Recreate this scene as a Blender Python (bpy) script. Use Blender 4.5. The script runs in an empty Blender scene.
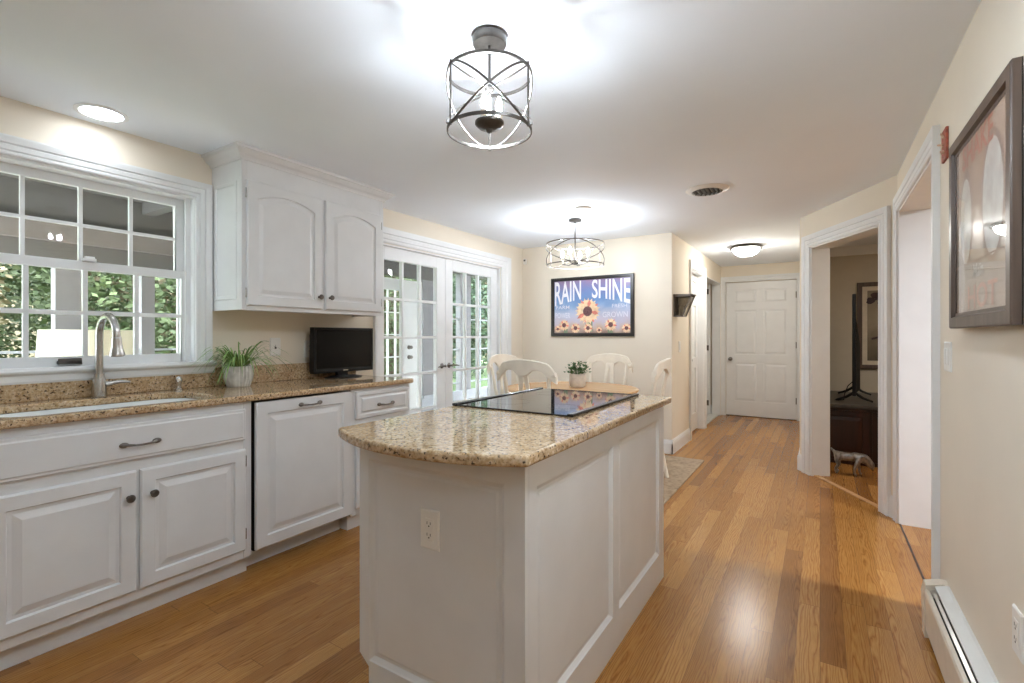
import bpy, bmesh, math, random
from mathutils import Vector, Matrix
R = math.radians
PI = math.pi
random.seed(7)
S = bpy.context.scene
COL = S.collection

# ------------------------------------------------------------------ camera, world, exposure
CAMZ = 1.222
cam = bpy.data.cameras.new('camera')
cam.sensor_width = 36.0
cam.sensor_fit = 'HORIZONTAL'
cam.lens = 490.0 * 36.0 / 1024.0
cam.shift_y = -5.5 / 1024.0
cam.clip_start = 0.02
camo = bpy.data.objects.new('camera', cam)
COL.objects.link(camo)
camo.location = (0, 0, CAMZ)
camo.rotation_euler = (R(90), 0, math.atan(308.0 / 490.0))
S.camera = camo

world = bpy.data.worlds.new('overcast_sky')
S.world = world
world.use_nodes = True
wn = world.node_tree.nodes
bg = wn['Background']
bg.inputs[0].default_value = (0.84, 0.93, 1.0, 1)
bg.inputs[1].default_value = 4.2

S.view_settings.view_transform = 'Standard'
S.view_settings.look = 'None'
S.view_settings.gamma = 1.0
S.view_settings.use_curve_mapping = False
S.view_settings.exposure = 2.0
S.cycles.max_bounces = 10
S.cycles.diffuse_bounces = 6
S.cycles.glossy_bounces = 4
S.cycles.transparent_max_bounces = 16
S.cycles.sample_clamp_indirect = 6.0
S.cycles.caustics_reflective = False
S.cycles.caustics_refractive = False

# strengths of lamps and added fill (radiance of the glowing surfaces)
BULB = 158.0
BULB_DINING = 182.0
CAN_SINK = 6.5
FILL_ROOM = 13.0  # this and the next three drive added fill discs
FILL_AISLE = 70.0
FILL_SIDE = 290.0
FILL_DARK = 105.0
HALL_GLOBE = 16.0
SHADE_BULB = 50.0

# ------------------------------------------------------------------ materials
def lin(c):
    return tuple(((v / 255.0) / 12.92) if v / 255.0 <= 0.04045 else ((v / 255.0 + 0.055) / 1.055) ** 2.4 for v in c) + (1.0,)

class NT:
    def __init__(self, name):
        self.m = bpy.data.materials.new(name)
        self.m.use_nodes = True
        self.t = self.m.node_tree
        self.b = self.t.nodes['Principled BSDF']
    def n(self, kind, **kw):
        nd = self.t.nodes.new(kind)
        for k, v in kw.items():
            if k.startswith('i_'):
                key = k[2:]
                key = int(key) if key.isdigit() else key.replace('_', ' ')
                nd.inputs[key].default_value = v
            else:
                setattr(nd, k, v)
        return nd
    def l(self, a, b):
        self.t.links.new(a, b)
    def math(self, op, a, b=None, c=None):
        nd = self.n('ShaderNodeMath', operation=op)
        for i, x in enumerate((a, b, c)):
            if x is None:
                continue
            if isinstance(x, (int, float)):
                nd.inputs[i].default_value = x
            else:
                self.l(x, nd.inputs[i])
        return nd.outputs[0]
    def ramp(self, fac, stops):
        nd = self.n('ShaderNodeValToRGB')
        e = nd.color_ramp.elements
        while len(e) < len(stops):
            e.new(0.5)
        for i, (p, c) in enumerate(stops):
            e[i].position = p
            e[i].color = lin(c) if len(c) == 3 else c
        self.l(fac, nd.inputs[0])
        return nd.outputs[0]
    def mix(self, fac, a, b, mode='MIX'):
        nd = self.n('ShaderNodeMix', data_type='RGBA', blend_type=mode)
        for key, x in ((0, fac), (6, a), (7, b)):
            if isinstance(x, (int, float)):
                nd.inputs[key].default_value = x
            elif isinstance(x, tuple):
                nd.inputs[key].default_value = lin(x) if len(x) == 3 else x
            else:
                self.l(x, nd.inputs[key])
        return nd.outputs[2]
    def bump(self, height, strength, dist=0.01):
        nd = self.n('ShaderNodeBump')
        nd.inputs['Strength'].default_value = strength
        nd.inputs['Distance'].default_value = dist
        self.l(height, nd.inputs['Height'])
        self.l(nd.outputs[0], self.b.inputs['Normal'])

def plain(name, rgb, rough=0.5, metal=0.0, noise=0.03, scale=12.0, bump=0.0, spec=0.5, coat=0.0):
    t = NT(name)
    tc = t.n('ShaderNodeTexCoord')
    nz = t.n('ShaderNodeTexNoise')
    nz.inputs['Scale'].default_value = scale
    nz.inputs['Detail'].default_value = 3
    t.l(tc.outputs['Object'], nz.inputs['Vector'])
    lo = tuple(max(0, v * (1 - noise)) for v in rgb)
    hi = tuple(min(255, v * (1 + noise)) for v in rgb)
    t.l(t.ramp(nz.outputs[0], [(0.3, lo), (0.7, hi)]), t.b.inputs['Base Color'])
    t.b.inputs['Roughness'].default_value = rough
    t.b.inputs['Metallic'].default_value = metal
    t.b.inputs['Specular IOR Level'].default_value = spec
    t.b.inputs['Coat Weight'].default_value = coat
    if bump:
        nb = t.n('ShaderNodeTexNoise')
        nb.inputs['Scale'].default_value = scale * 8
        t.l(tc.outputs['Object'], nb.inputs['Vector'])
        t.bump(nb.outputs[0], bump, 0.004)
    return t.m

def emissive(name, rgb, strength):
    t = NT(name)
    t.b.inputs['Base Color'].default_value = lin(rgb)
    t.b.inputs['Emission Color'].default_value = lin(rgb)
    t.b.inputs['Emission Strength'].default_value = strength
    return t.m

def glass_mat(name, tint=(1, 1, 1, 1), ior=1.45, rough=0.0):
    m = bpy.data.materials.new(name)
    m.use_nodes = True
    t = m.node_tree
    for nd in list(t.nodes):
        if nd.type != 'OUTPUT_MATERIAL':
            t.nodes.remove(nd)
    out = [nd for nd in t.nodes if nd.type == 'OUTPUT_MATERIAL'][0]
    fr = t.nodes.new('ShaderNodeFresnel')
    ge = t.nodes.new('ShaderNodeNewGeometry')
    mm = t.nodes.new('ShaderNodeMath'); mm.operation = 'MULTIPLY_ADD'
    mm.inputs[1].default_value = 1.0 / ior - ior
    mm.inputs[2].default_value = ior
    t.links.new(ge.outputs['Backfacing'], mm.inputs[0])
    t.links.new(mm.outputs[0], fr.inputs['IOR'])
    tr = t.nodes.new('ShaderNodeBsdfTransparent')
    tr.inputs[0].default_value = tint
    gl = t.nodes.new('ShaderNodeBsdfGlossy')
    gl.inputs['Roughness'].default_value = rough
    mx = t.nodes.new('ShaderNodeMixShader')
    t.links.new(fr.outputs[0], mx.inputs[0])
    t.links.new(tr.outputs[0], mx.inputs[1])
    t.links.new(gl.outputs[0], mx.inputs[2])
    t.links.new(mx.outputs[0], out.inputs[0])
    return m

def wood_floor():
    t = NT('oak_floor')
    g = t.n('ShaderNodeNewGeometry')
    sp = t.n('ShaderNodeSeparateXYZ')
    t.l(g.outputs['Position'], sp.inputs[0])
    x, y = sp.outputs[0], sp.outputs[1]
    W, L = 0.083, 1.25
    col = t.math('FLOOR', t.math('DIVIDE', x, W))
    wn1 = t.n('ShaderNodeTexWhiteNoise', noise_dimensions='1D')
    t.l(col, wn1.inputs['W'])
    yo = t.math('ADD', y, t.math('MULTIPLY', wn1.outputs[0], 7.0))
    row = t.math('FLOOR', t.math('DIVIDE', yo, L))
    cv = t.n('ShaderNodeCombineXYZ')
    t.l(col, cv.inputs[0]); t.l(row, cv.inputs[1])
    wn2 = t.n('ShaderNodeTexWhiteNoise', noise_dimensions='2D')
    t.l(cv.outputs[0], wn2.inputs['Vector'])
    rs = t.n('ShaderNodeSeparateColor')
    t.l(wn2.outputs['Color'], rs.inputs[0])
    r1, r2, r3 = rs.outputs[0], rs.outputs[1], rs.outputs[2]
    base = t.ramp(wn2.outputs[0], [(0.0, (150, 104, 54)), (0.12, (165, 118, 62)), (0.6, (179, 131, 70)), (1.0, (194, 147, 86))])
    fx = t.math('FRACT', t.math('DIVIDE', x, W))
    fy = t.math('FRACT', t.math('DIVIDE', yo, L))
    # each board cut from its own place in the log: nested arches or straight lines
    xl = t.math('MULTIPLY_ADD', fx, W, t.math('MULTIPLY_ADD', r1, 0.08, -0.04 - W / 2))
    yl = t.math('MULTIPLY', fy, L)
    gv = t.n('ShaderNodeCombineXYZ')
    t.l(t.math('MULTIPLY', x, 18.0), gv.inputs[0])
    t.l(t.math('MULTIPLY', y, 2.2), gv.inputs[1])
    t.l(t.math('MULTIPLY', wn2.outputs[0], 40.0), gv.inputs[2])
    nz = t.n('ShaderNodeTexNoise')
    nz.inputs['Scale'].default_value = 1.2
    nz.inputs['Detail'].default_value = 3
    t.l(gv.outputs[0], nz.inputs['Vector'])
    arch = t.math('ADD', t.math('MULTIPLY', t.math('MULTIPLY', xl, xl), 950.0), t.math('MULTIPLY', yl, t.math('MULTIPLY_ADD', r2, 5.0, -2.5)))
    straight = t.math('MULTIPLY', xl, 34.0)
    pick = t.math('GREATER_THAN', r3, 0.45)
    f = t.math('ADD', t.math('MULTIPLY', arch, pick), t.math('MULTIPLY', straight, t.math('SUBTRACT', 1.0, pick)))
    f = t.math('ADD', f, t.math('MULTIPLY', nz.outputs[0], 2.2))
    fr = t.math('FRACT', t.math('MULTIPLY', f, 2.6))
    gr = t.ramp(fr, [(0.0, (196, 168, 138)), (0.14, (232, 218, 202)), (0.5, (255, 252, 248)), (0.86, (236, 224, 210)), (1.0, (196, 168, 138))])
    c1 = t.mix(0.85, base, gr, 'MULTIPLY')
    gf = t.n('ShaderNodeCombineXYZ')
    t.l(t.math('MULTIPLY', x, 110.0), gf.inputs[0])
    t.l(t.math('MULTIPLY', y, 5.0), gf.inputs[1])
    nf = t.n('ShaderNodeTexNoise')
    nf.inputs['Scale'].default_value = 2.0
    nf.inputs['Detail'].default_value = 4
    t.l(gf.outputs[0], nf.inputs['Vector'])
    c2 = t.mix(0.4, c1, t.ramp(nf.outputs[0], [(0.35, (204, 184, 160)), (0.6, (255, 255, 255))]), 'MULTIPLY')
    seamx = t.math('LESS_THAN', fx, 0.022)
    seamy = t.math('LESS_THAN', fy, 0.002)
    seam = t.math('MAXIMUM', seamx, seamy)
    c3 = t.mix(t.math('MULTIPLY', seam, 0.6), c2, (84, 52, 28))
    t.l(c3, t.b.inputs['Base Color'])
    t.b.inputs['Roughness'].default_value = 0.23
    t.b.inputs['Specular IOR Level'].default_value = 0.34
    t.bump(t.math('MULTIPLY', seam, -1.0), 0.12, 0.002)
    return t.m

def granite():
    t = NT('gold_granite')
    g = t.n('ShaderNodeNewGeometry')
    pos = g.outputs['Position']
    n1 = t.n('ShaderNodeTexNoise'); n1.inputs['Scale'].default_value = 75; n1.inputs['Detail'].default_value = 5; n1.inputs['Roughness'].default_value = 0.65
    t.l(pos, n1.inputs['Vector'])
    base = t.ramp(n1.outputs[0], [(0.30, (104, 76, 46)), (0.40, (160, 128, 86)), (0.50, (200, 172, 136)), (0.60, (218, 197, 168)), (0.75, (232, 218, 198))])
    v = t.n('ShaderNodeTexVoronoi'); v.inputs['Scale'].default_value = 150
    t.l(pos, v.inputs['Vector'])
    sx = t.n('ShaderNodeSeparateColor')
    t.l(v.outputs['Color'], sx.inputs[0])
    cell = t.ramp(sx.outputs[0], [(0.0, (108, 78, 48)), (0.2, (182, 150, 104)), (0.55, (214, 190, 156)), (0.85, (172, 140, 102)), (1.0, (234, 220, 194))])
    c = t.mix(0.45, base, cell)
    n2 = t.n('ShaderNodeTexNoise'); n2.inputs['Scale'].default_value = 95; n2.inputs['Detail'].default_value = 3
    t.l(pos, n2.inputs['Vector'])
    spots = t.ramp(n2.outputs[0], [(0.60, (0, 0, 0)), (0.66, (255, 255, 255))])
    c = t.mix(spots, c, (64, 48, 34))
    n3 = t.n('ShaderNodeTexNoise'); n3.inputs['Scale'].default_value = 9; n3.inputs['Detail'].default_value = 3
    t.l(pos, n3.inputs['Vector'])
    c = t.mix(0.45, c, t.ramp(n3.outputs[0], [(0.3, (206, 190, 164)), (0.65, (255, 255, 255))]), 'MULTIPLY')
    t.l(c, t.b.inputs['Base Color'])
    t.b.inputs['Roughness'].default_value = 0.045
    t.b.inputs['Specular IOR Level'].default_value = 0.6
    return t.m

def stained_wood(name, dark, light, rough=0.35, axis=0, scale=10):
    t = NT(name)
    tc = t.n('ShaderNodeTexCoord')
    mp = t.n('ShaderNodeMapping')
    s = [scale, scale, scale]
    s[axis] = scale * 0.08
    mp.inputs['Scale'].default_value = s
    t.l(tc.outputs['Object'], mp.inputs[0])
    nz = t.n('ShaderNodeTexNoise'); nz.inputs['Scale'].default_value = 2.0; nz.inputs['Detail'].default_value = 6; nz.inputs['Distortion'].default_value = 0.6
    t.l(mp.outputs[0], nz.inputs['Vector'])
    t.l(t.ramp(nz.outputs[0], [(0.3, dark), (0.7, light)]), t.b.inputs['Base Color'])
    t.b.inputs['Roughness'].default_value = rough
    return t.m

def rug_mat():
    t = NT('woven_rug')
    g = t.n('ShaderNodeNewGeometry')
    n1 = t.n('ShaderNodeTexNoise'); n1.inputs['Scale'].default_value = 9; n1.inputs['Detail'].default_value = 5
    t.l(g.outputs['Position'], n1.inputs['Vector'])
    v = t.n('ShaderNodeTexVoronoi'); v.inputs['Scale'].default_value = 26
    t.l(g.outputs['Position'], v.inputs['Vector'])
    c = t.mix(0.5, t.ramp(n1.outputs[0], [(0.35, (132, 112, 90)), (0.65, (176, 154, 128))]), t.ramp(v.outputs['Distance'], [(0.1, (120, 102, 84)), (0.6, (182, 162, 136))]))
    t.l(c, t.b.inputs['Base Color'])
    t.b.inputs['Roughness'].default_value = 0.95
    n2 = t.n('ShaderNodeTexNoise'); n2.inputs['Scale'].default_value = 300
    t.l(g.outputs['Position'], n2.inputs['Vector'])
    t.bump(n2.outputs[0], 0.6, 0.004)
    return t.m

def leaf_mat(name, a, b, scale=6.0, rough=0.55):
    t = NT(name)
    g = t.n('ShaderNodeNewGeometry')
    nz = t.n('ShaderNodeTexNoise'); nz.inputs['Scale'].default_value = scale; nz.inputs['Detail'].default_value = 3
    t.l(g.outputs['Position'], nz.inputs['Vector'])
    f = t.mix(0.5, t.ramp(nz.outputs[0], [(0.3, a), (0.7, b)]), t.ramp(g.outputs['Random Per Island'], [(0.0, a), (1.0, b)]))
    t.l(f, t.b.inputs['Base Color'])
    t.b.inputs['Roughness'].default_value = rough
    return t.m

def painted_art(name, stops, scale=3.0, stripe=None):
    t = NT(name)
    tc = t.n('ShaderNodeTexCoord')
    nz = t.n('ShaderNodeTexNoise'); nz.inputs['Scale'].default_value = scale; nz.inputs['Detail'].default_value = 5; nz.inputs['Distortion'].default_value = 1.0
    t.l(tc.outputs['Object'], nz.inputs['Vector'])
    sp = t.n('ShaderNodeSeparateXYZ')
    t.l(tc.outputs['Generated'], sp.inputs[0])
    f = t.math('ADD', sp.outputs[2], t.math('MULTIPLY_ADD', nz.outputs[0], 0.4, -0.2))
    t.l(t.ramp(f, stops), t.b.inputs['Base Color'])
    t.b.inputs['Roughness'].default_value = 0.25
    return t.m

M = {}
M['wall'] = plain('cream_wall_paint', (232, 222, 205), 0.75, noise=0.008, scale=3, bump=0.02)
M['ceiling'] = plain('white_ceiling_paint', (240, 246, 254), 0.85, noise=0.006, scale=2)
M['white'] = plain('white_cabinet_paint', (222, 223, 223), 0.35, noise=0.012, scale=7)
M['trim'] = plain('white_trim_paint', (233, 234, 234), 0.4, noise=0.01, scale=7)
M['plate'] = plain('white_plastic', (236, 234, 228), 0.35, noise=0.01)
M['slot'] = plain('dark_slot', (40, 38, 36), 0.6)
M['floor'] = wood_floor()
M['granite'] = granite()
M['pewter'] = plain('dark_pewter', (118, 113, 108), 0.30, 1.0, noise=0.1, scale=60)
M['steel'] = plain('brushed_nickel', (186, 184, 180), 0.27, 1.0, noise=0.04, scale=60)
M['chrome'] = plain('chrome', (215, 215, 215), 0.12, 1.0)
M['bronze'] = plain('dark_bronze', (104, 96, 88), 0.5, 0.2, noise=0.08, scale=40)
M['fixture'] = plain('brushed_gunmetal', (96, 92, 88), 0.4, 0.85, noise=0.06, scale=40)
M['sink'] = plain('white_porcelain', (236, 238, 236), 0.15)
M['black'] = plain('black_plastic', (10, 10, 11), 0.3, spec=0.3)
M['screen'] = plain('black_screen', (9, 8, 8), 0.22, spec=0.25)
M['ceran'] = plain('black_ceramic_glass', (12, 12, 13), 0.03, noise=0.0, spec=1.0)
M['hob_trim'] = plain('black_hob_trim', (26, 26, 28), 0.2)
M['glass'] = glass_mat('window_glass', (0.98, 0.98, 0.98, 1), 1.25)
M['pic_glass'] = glass_mat('picture_glass', (1, 1, 1, 1), 1.35)
M['smoky'] = glass_mat('smoky_glass', (0.62, 0.60, 0.57, 1), 1.5)
M['darkframe'] = stained_wood('dark_brown_frame', (70, 56, 48), (96, 80, 70), 0.32, 2, 14)
M['blackframe'] = plain('black_frame', (34, 28, 25), 0.35, noise=0.1, scale=30)
M['tablewood'] = stained_wood('honey_table_wood', (196, 148, 98), (222, 178, 128), 0.25, 0, 12)
M['chair'] = plain('cream_painted_wood', (238, 230, 214), 0.4, noise=0.02)
M['mahogany'] = stained_wood('dark_mahogany', (28, 11, 7), (58, 24, 14), 0.3, 2, 8)
M['consoletop'] = plain('dark_console_top', (60, 56, 52), 0.3, noise=0.2, scale=20)
M['silver'] = plain('tarnished_silver', (150, 146, 142), 0.3, 0.85, noise=0.25, scale=30)
M['rug'] = rug_mat()
M['pot'] = plain('whitewashed_pot', (205, 203, 198), 0.7, noise=0.08, scale=25)
M['potband'] = plain('stone_pot', (212, 204, 194), 0.7, noise=0.04, scale=30)
M['soil'] = plain('soil', (58, 44, 34), 0.95, noise=0.3, scale=40)
M['spider'] = leaf_mat('spider_plant_leaf', (62, 112, 44), (168, 196, 116), 30)
M['smallleaf'] = leaf_mat('small_plant_leaf', (40, 76, 32), (92, 130, 66), 30)
M['tree_a'] = leaf_mat('tree_leaf_green', (50, 66, 38), (96, 108, 68), 1.5, 0.7)
M['tree_b'] = leaf_mat('tree_leaf_autumn', (74, 68, 44), (118, 104, 72), 1.5, 0.7)
M['tree_c'] = leaf_mat('tree_leaf_deep', (40, 60, 40), (76, 96, 68), 1.5, 0.7)
M['bark'] = plain('bark', (84, 70, 58), 0.9, noise=0.2, scale=14, bump=0.3)
M['lawn'] = leaf_mat('lawn', (84, 108, 66), (118, 140, 92), 9, 0.95)
M['porchgray'] = plain('grey_porch_paint', (112, 110, 108), 0.7, noise=0.02)
M['porchpost'] = plain('pale_grey_post_paint', (146, 144, 147), 0.6, noise=0.02)
M['porchwhite'] = plain('pale_blue_white_porch_paint', (190, 194, 202), 0.6, noise=0.02)
M['porchfloor'] = plain('porch_floor_paint', (216, 214, 210), 0.7, noise=0.05)
M['shade'] = plain('cream_lampshade_fabric', (244, 236, 214), 0.85, noise=0.01)
M['tile'] = plain('pale_grey_floor_tile', (206, 206, 200), 0.35, noise=0.08, scale=6)
M['roomwall'] = plain('beige_room_paint', (196, 186, 168), 0.8, noise=0.01)
M['heater'] = plain('beige_enamel', (222, 212, 196), 0.35, noise=0.02)
M['heatertop'] = plain('white_enamel', (226, 227, 224), 0.25, noise=0.01)
M['red'] = plain('brick_red_plaque', (158, 82, 60), 0.6, noise=0.2, scale=60)
M['mat_board'] = plain('cream_mat_board', (214, 202, 182), 0.8)
M['bulb'] = emissive('lit_bulb', (237, 246, 255), BULB)
M['bulb_dining'] = emissive('lit_candle_bulb', (237, 246, 255), BULB_DINING)
M['can'] = emissive('lit_downlight', (237, 246, 255), CAN_SINK)
M['fill_room'] = emissive('added_room_fill', (208, 233, 255), FILL_ROOM)  # this and the next three glow as added fill
M['fill_aisle'] = emissive('added_aisle_fill', (228, 241, 255), FILL_AISLE)
M['fill_side'] = emissive('added_side_room_fill', (240, 246, 255), FILL_SIDE)
M['fill_dark'] = emissive('added_dark_room_fill', (255, 246, 232), FILL_DARK)
M['globe'] = emissive('lit_frosted_globe', (252, 251, 246), HALL_GLOBE)
M['lampbulb'] = emissive('lit_lamp_bulb', (255, 244, 226), SHADE_BULB)
M['sleeve'] = plain('cream_candle_sleeve', (230, 222, 206), 0.5)
M['brick'] = plain('terracotta_siding', (196, 150, 116), 0.9, noise=0.1, scale=14)

# ------------------------------------------------------------------ mesh building
class MB:
    def __init__(self):
        self.bm = bmesh.new()
    def box(self, a, b):
        x0, y0, z0 = [min(a[i], b[i]) for i in range(3)]
        x1, y1, z1 = [max(a[i], b[i]) for i in range(3)]
        v = [self.bm.verts.new(p) for p in ((x0, y0, z0), (x1, y0, z0), (x1, y1, z0), (x0, y1, z0), (x0, y0, z1), (x1, y0, z1), (x1, y1, z1), (x0, y1, z1))]
        for f in ((0, 3, 2, 1), (4, 5, 6, 7), (0, 1, 5, 4), (1, 2, 6, 5), (2, 3, 7, 6), (3, 0, 4, 7)):
            self.bm.faces.new([v[i] for i in f])
        return self
    def fbox(self, fr, a, b):
        """box in a frame fr = (origin, u, v, n)"""
        O, U, V, N = fr
        q = [(a[0], a[1], a[2]), (b[0], a[1], a[2]), (b[0], b[1], a[2]), (a[0], b[1], a[2]), (a[0], a[1], b[2]), (b[0], a[1], b[2]), (b[0], b[1], b[2]), (a[0], b[1], b[2])]
        v = [self.bm.verts.new(O + U * p[0] + V * p[1] + N * p[2]) for p in q]
        for f in ((0, 3, 2, 1), (4, 5, 6, 7), (0, 1, 5, 4), (1, 2, 6, 5), (2, 3, 7, 6), (3, 0, 4, 7)):
            self.bm.faces.new([v[i] for i in f])
        return self
    def loops(self, rings, cap0=True, cap1=True, closed=True):
        """rings: lists of equal-length point lists, skinned one to the next"""
        vs = [[self.bm.verts.new(p) for p in r] for r in rings]
        n = len(rings[0])
        for a, b in zip(vs[:-1], vs[1:]):
            for i in range(n if closed else n - 1):
                j = (i + 1) % n
                try:
                    self.bm.faces.new((a[i], a[j], b[j], b[i]))
                except ValueError:
                    pass
        if cap0:
            self.bm.faces.new(list(reversed(vs[0])))
        if cap1:
            self.bm.faces.new(vs[-1])
        return self
    def prism(self, poly, z0, z1):
        return self.loops([[(x, y, z0) for x, y in poly], [(x, y, z1) for x, y in poly]])
    def extrude(self, pts, vec):
        return self.loops([[Vector(p) for p in pts], [Vector(p) + Vector(vec) for p in pts]])
    def lathe(self, prof, c=(0, 0, 0), seg=24, axis='Z', cap=True, sx=1.0, sy=1.0):
        rings = []
        for r, z in prof:
            ring = []
            for i in range(seg):
                a = 2 * PI * i / seg
                p = (max(r, 1e-5) * math.cos(a) * sx, max(r, 1e-5) * math.sin(a) * sy, z)
                if axis == 'X':
                    p = (p[2], p[0], p[1])
                elif axis == 'Y':
                    p = (p[0], p[2], p[1])
                elif axis == '-Y':
                    p = (p[0], -p[2], p[1])
                ring.append((c[0] + p[0], c[1] + p[1], c[2] + p[2]))
            rings.append(ring)
        return self.loops(rings, cap, cap)
    def tube(self, pts, r, seg=8, closed=False, flat=None):
        """round tube through pts; r a number or one per point"""
        pts = [Vector(p) for p in pts]
        n = len(pts)
        rr = r if isinstance(r, (list, tuple)) else [r] * n
        rings = []
        ref = None
        for i, p in enumerate(pts):
            if closed:
                d = pts[(i + 1) % n] - pts[i - 1]
            else:
                d = pts[min(i + 1, n - 1)] - pts[max(i - 1, 0)]
            d.normalize()
            if ref is None:
                ref = Vector((0, 0, 1)) if abs(d.z) < 0.9 else Vector((1, 0, 0))
            u = (ref - d * ref.dot(d))
            if u.length < 1e-6:
                u = d.orthogonal()
            u.normalize()
            ref = u
            w = d.cross(u)
            rings.append([p + (u * math.cos(2 * PI * k / seg) * (flat or 1.0) + w * math.sin(2 * PI * k / seg)) * rr[i] for k in range(seg)])
        if closed:
            rings.append(rings[0])
            vs = [[self.bm.verts.new(p) for p in rg] for rg in rings[:-1]]
            vs.append(vs[0])
            for a, b in zip(vs[:-1], vs[1:]):
                for i in range(seg):
                    j = (i + 1) % seg
                    self.bm.faces.new((a[i], a[j], b[j], b[i]))
            return self
        return self.loops(rings)
    def ball(self, c, r, seg=16, rows=10, sx=1, sy=1, sz=1):
        prof = []
        rings = []
        for k in range(rows + 1):
            a = -PI / 2 + PI * k / rows
            rad = max(math.cos(a) * r, 1e-5)
            rings.append([(c[0] + rad * math.cos(2 * PI * i / seg) * sx, c[1] + rad * math.sin(2 * PI * i / seg) * sy, c[2] + math.sin(a) * r * sz) for i in range(seg)])
        return self.loops(rings)
    def quad(self, a, b, c, d):
        self.bm.faces.new([self.bm.verts.new(p) for p in (a, b, c, d)])
        return self
    def panel(self, fr, W, H, T, rings, arch=0.0, seg=12):
        """profiled slab: back at -T, rings = [(inset, height, arched?)...] on the front"""
        O, U, V, N = fr
        def outline(ins, h, ar):
            x0, x1, y0, y1 = ins, W - ins, ins, H - ins
            pts = [(x0, y0), (x1, y0)]
            for k in range(seg + 1):
                x = x1 + (x0 - x1) * k / seg
                q = 2 * (x - (x0 + x1) / 2) / (x1 - x0)
                pts.append((x, y1 - (arch * q * q if ar else 0)))
            return [O + U * p[0] + V * p[1] + N * h for p in pts]
        rs = [outline(0, -T, False)] + [outline(i, h, (len(q) > 0 and q[0])) for i, h, *q in rings]
        return self.loops(rs)
    def build(self, name, mat, parent=None, smooth=None, bevel=0.0, bseg=2, doubles=True):
        if doubles:
            bmesh.ops.remove_doubles(self.bm, verts=self.bm.verts, dist=1e-6)
        bmesh.ops.recalc_face_normals(self.bm, faces=self.bm.faces)
        me = bpy.data.meshes.new(name)
        o = bpy.data.objects.new(name, me)
        COL.objects.link(o)
        if parent is not None:
            base = Vector(parent.get('_base', (0, 0, 0)))
            o.parent = parent
        else:
            xs = [v.co for v in self.bm.verts]
            base = Vector(((min(p.x for p in xs) + max(p.x for p in xs)) / 2, (min(p.y for p in xs) + max(p.y for p in xs)) / 2, min(p.z for p in xs)))
            o.location = base
        o['_base'] = tuple(base)
        bmesh.ops.translate(self.bm, verts=self.bm.verts, vec=-base)
        self.bm.to_mesh(me)
        self.bm.free()
        me.materials.append(mat)
        if bevel:
            md = o.modifiers.new('bevel', 'BEVEL')
            md.width = bevel
            md.segments = bseg
            md.limit_method = 'ANGLE'
            md.angle_limit = R(40)
        if smooth:
            for p in me.polygons:
                p.use_smooth = True
            if smooth != 'all':
                bm2 = bmesh.new(); bm2.from_mesh(me)
                for e in bm2.edges:
                    if len(e.link_faces) == 2 and e.calc_face_angle(0) > R(38):
                        e.smooth = False
                bm2.to_mesh(me); bm2.free()
        return o

def thing(name, label, cat, loc=(0, 0, 0), group=None, kind=None):
    o = bpy.data.objects.new(name, None)
    COL.objects.link(o)
    o.empty_display_size = 0.05
    o.location = loc
    o['_base'] = tuple(loc)
    return tag(o, label, cat, group, kind)

def tag(o, label=None, cat=None, group=None, kind=None):
    if label: o['label'] = label
    if cat: o['category'] = cat
    if group: o['group'] = group
    if kind: o['kind'] = kind
    return o

def struct(mb, name, mat, label, **kw):
    return tag(mb.build(name, mat, **kw), label, None, None, 'structure')

def copy_tree(o, parent=None):
    c = o.copy()
    COL.objects.link(c)
    if parent is not None:
        c.parent = parent
    for ch in [k for k in bpy.data.objects if k.parent == o]:
        copy_tree(ch, c)
    return c

X, Y, Zv = Vector((1, 0, 0)), Vector((0, 1, 0)), Vector((0, 0, 1))
def frame_at(o, u, v, n):
    return (Vector(o), Vector(u), Vector(v), Vector(n))

def text_mesh(body, size, offset=0.0, spacing=1.0):
    """flat lettering as (verts, faces) in its own plane, centred on x, baseline at 0"""
    cu = bpy.data.curves.new('lettering', 'FONT')
    cu.body = body
    cu.size = size
    cu.offset = offset
    cu.space_character = spacing
    cu.align_x = 'CENTER'
    cu.resolution_u = 4
    to = bpy.data.objects.new('lettering', cu)
    COL.objects.link(to)
    dg = bpy.context.evaluated_depsgraph_get()
    me = to.evaluated_get(dg).to_mesh()
    vs = [tuple(v.co) for v in me.vertices]
    fs = [tuple(p.vertices) for p in me.polygons]
    bpy.data.objects.remove(to)
    bpy.data.curves.remove(cu)
    return vs, fs

def add_text(mb, fr, body, size, offset=0.0, sx=1.0, sy=1.0, warp=None, lift=0.0006):
    O, U, V, N = fr
    vs, fs = text_mesh(body, size, offset)
    out = []
    for x, y, z in vs:
        x *= sx; y *= sy
        if warp:
            x, y = warp(x, y)
        out.append(mb.bm.verts.new(O + U * x + V * y + N * lift))
    for f in fs:
        try:
            mb.bm.faces.new([out[i] for i in f])
        except ValueError:
            pass

# ------------------------------------------------------------------ room dimensions
H = 2.295
XL, XR = -3.10, 0.436
YF = 5.18            # wall behind the dining table
XH = -1.30           # hallway's left wall
YE = 8.16            # hallway's end
DA, DB = Vector((0.436, 4.125, 0)), Vector((-0.157, 5.19, 0))   # slanted wall
DU = (DB - DA).normalized()
DN = Vector((DU.y, -DU.x, 0))    # away from the kitchen
YB = -2.4            # wall behind the camera
TW = 0.16

# ------------------------------------------------------------------ floor, ceiling
struct(MB().box((XL - TW, YB - 0.2, -0.12), (3.2, 8.6, 0.0)), 'floor', M['floor'], 'honey oak strip floor running through kitchen and hallway')
struct(MB().box((XL - TW, YB - 0.2, H), (3.2, 8.6, H + 0.1)), 'ceiling', M['ceiling'], 'flat white ceiling over kitchen and hallway')

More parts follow.
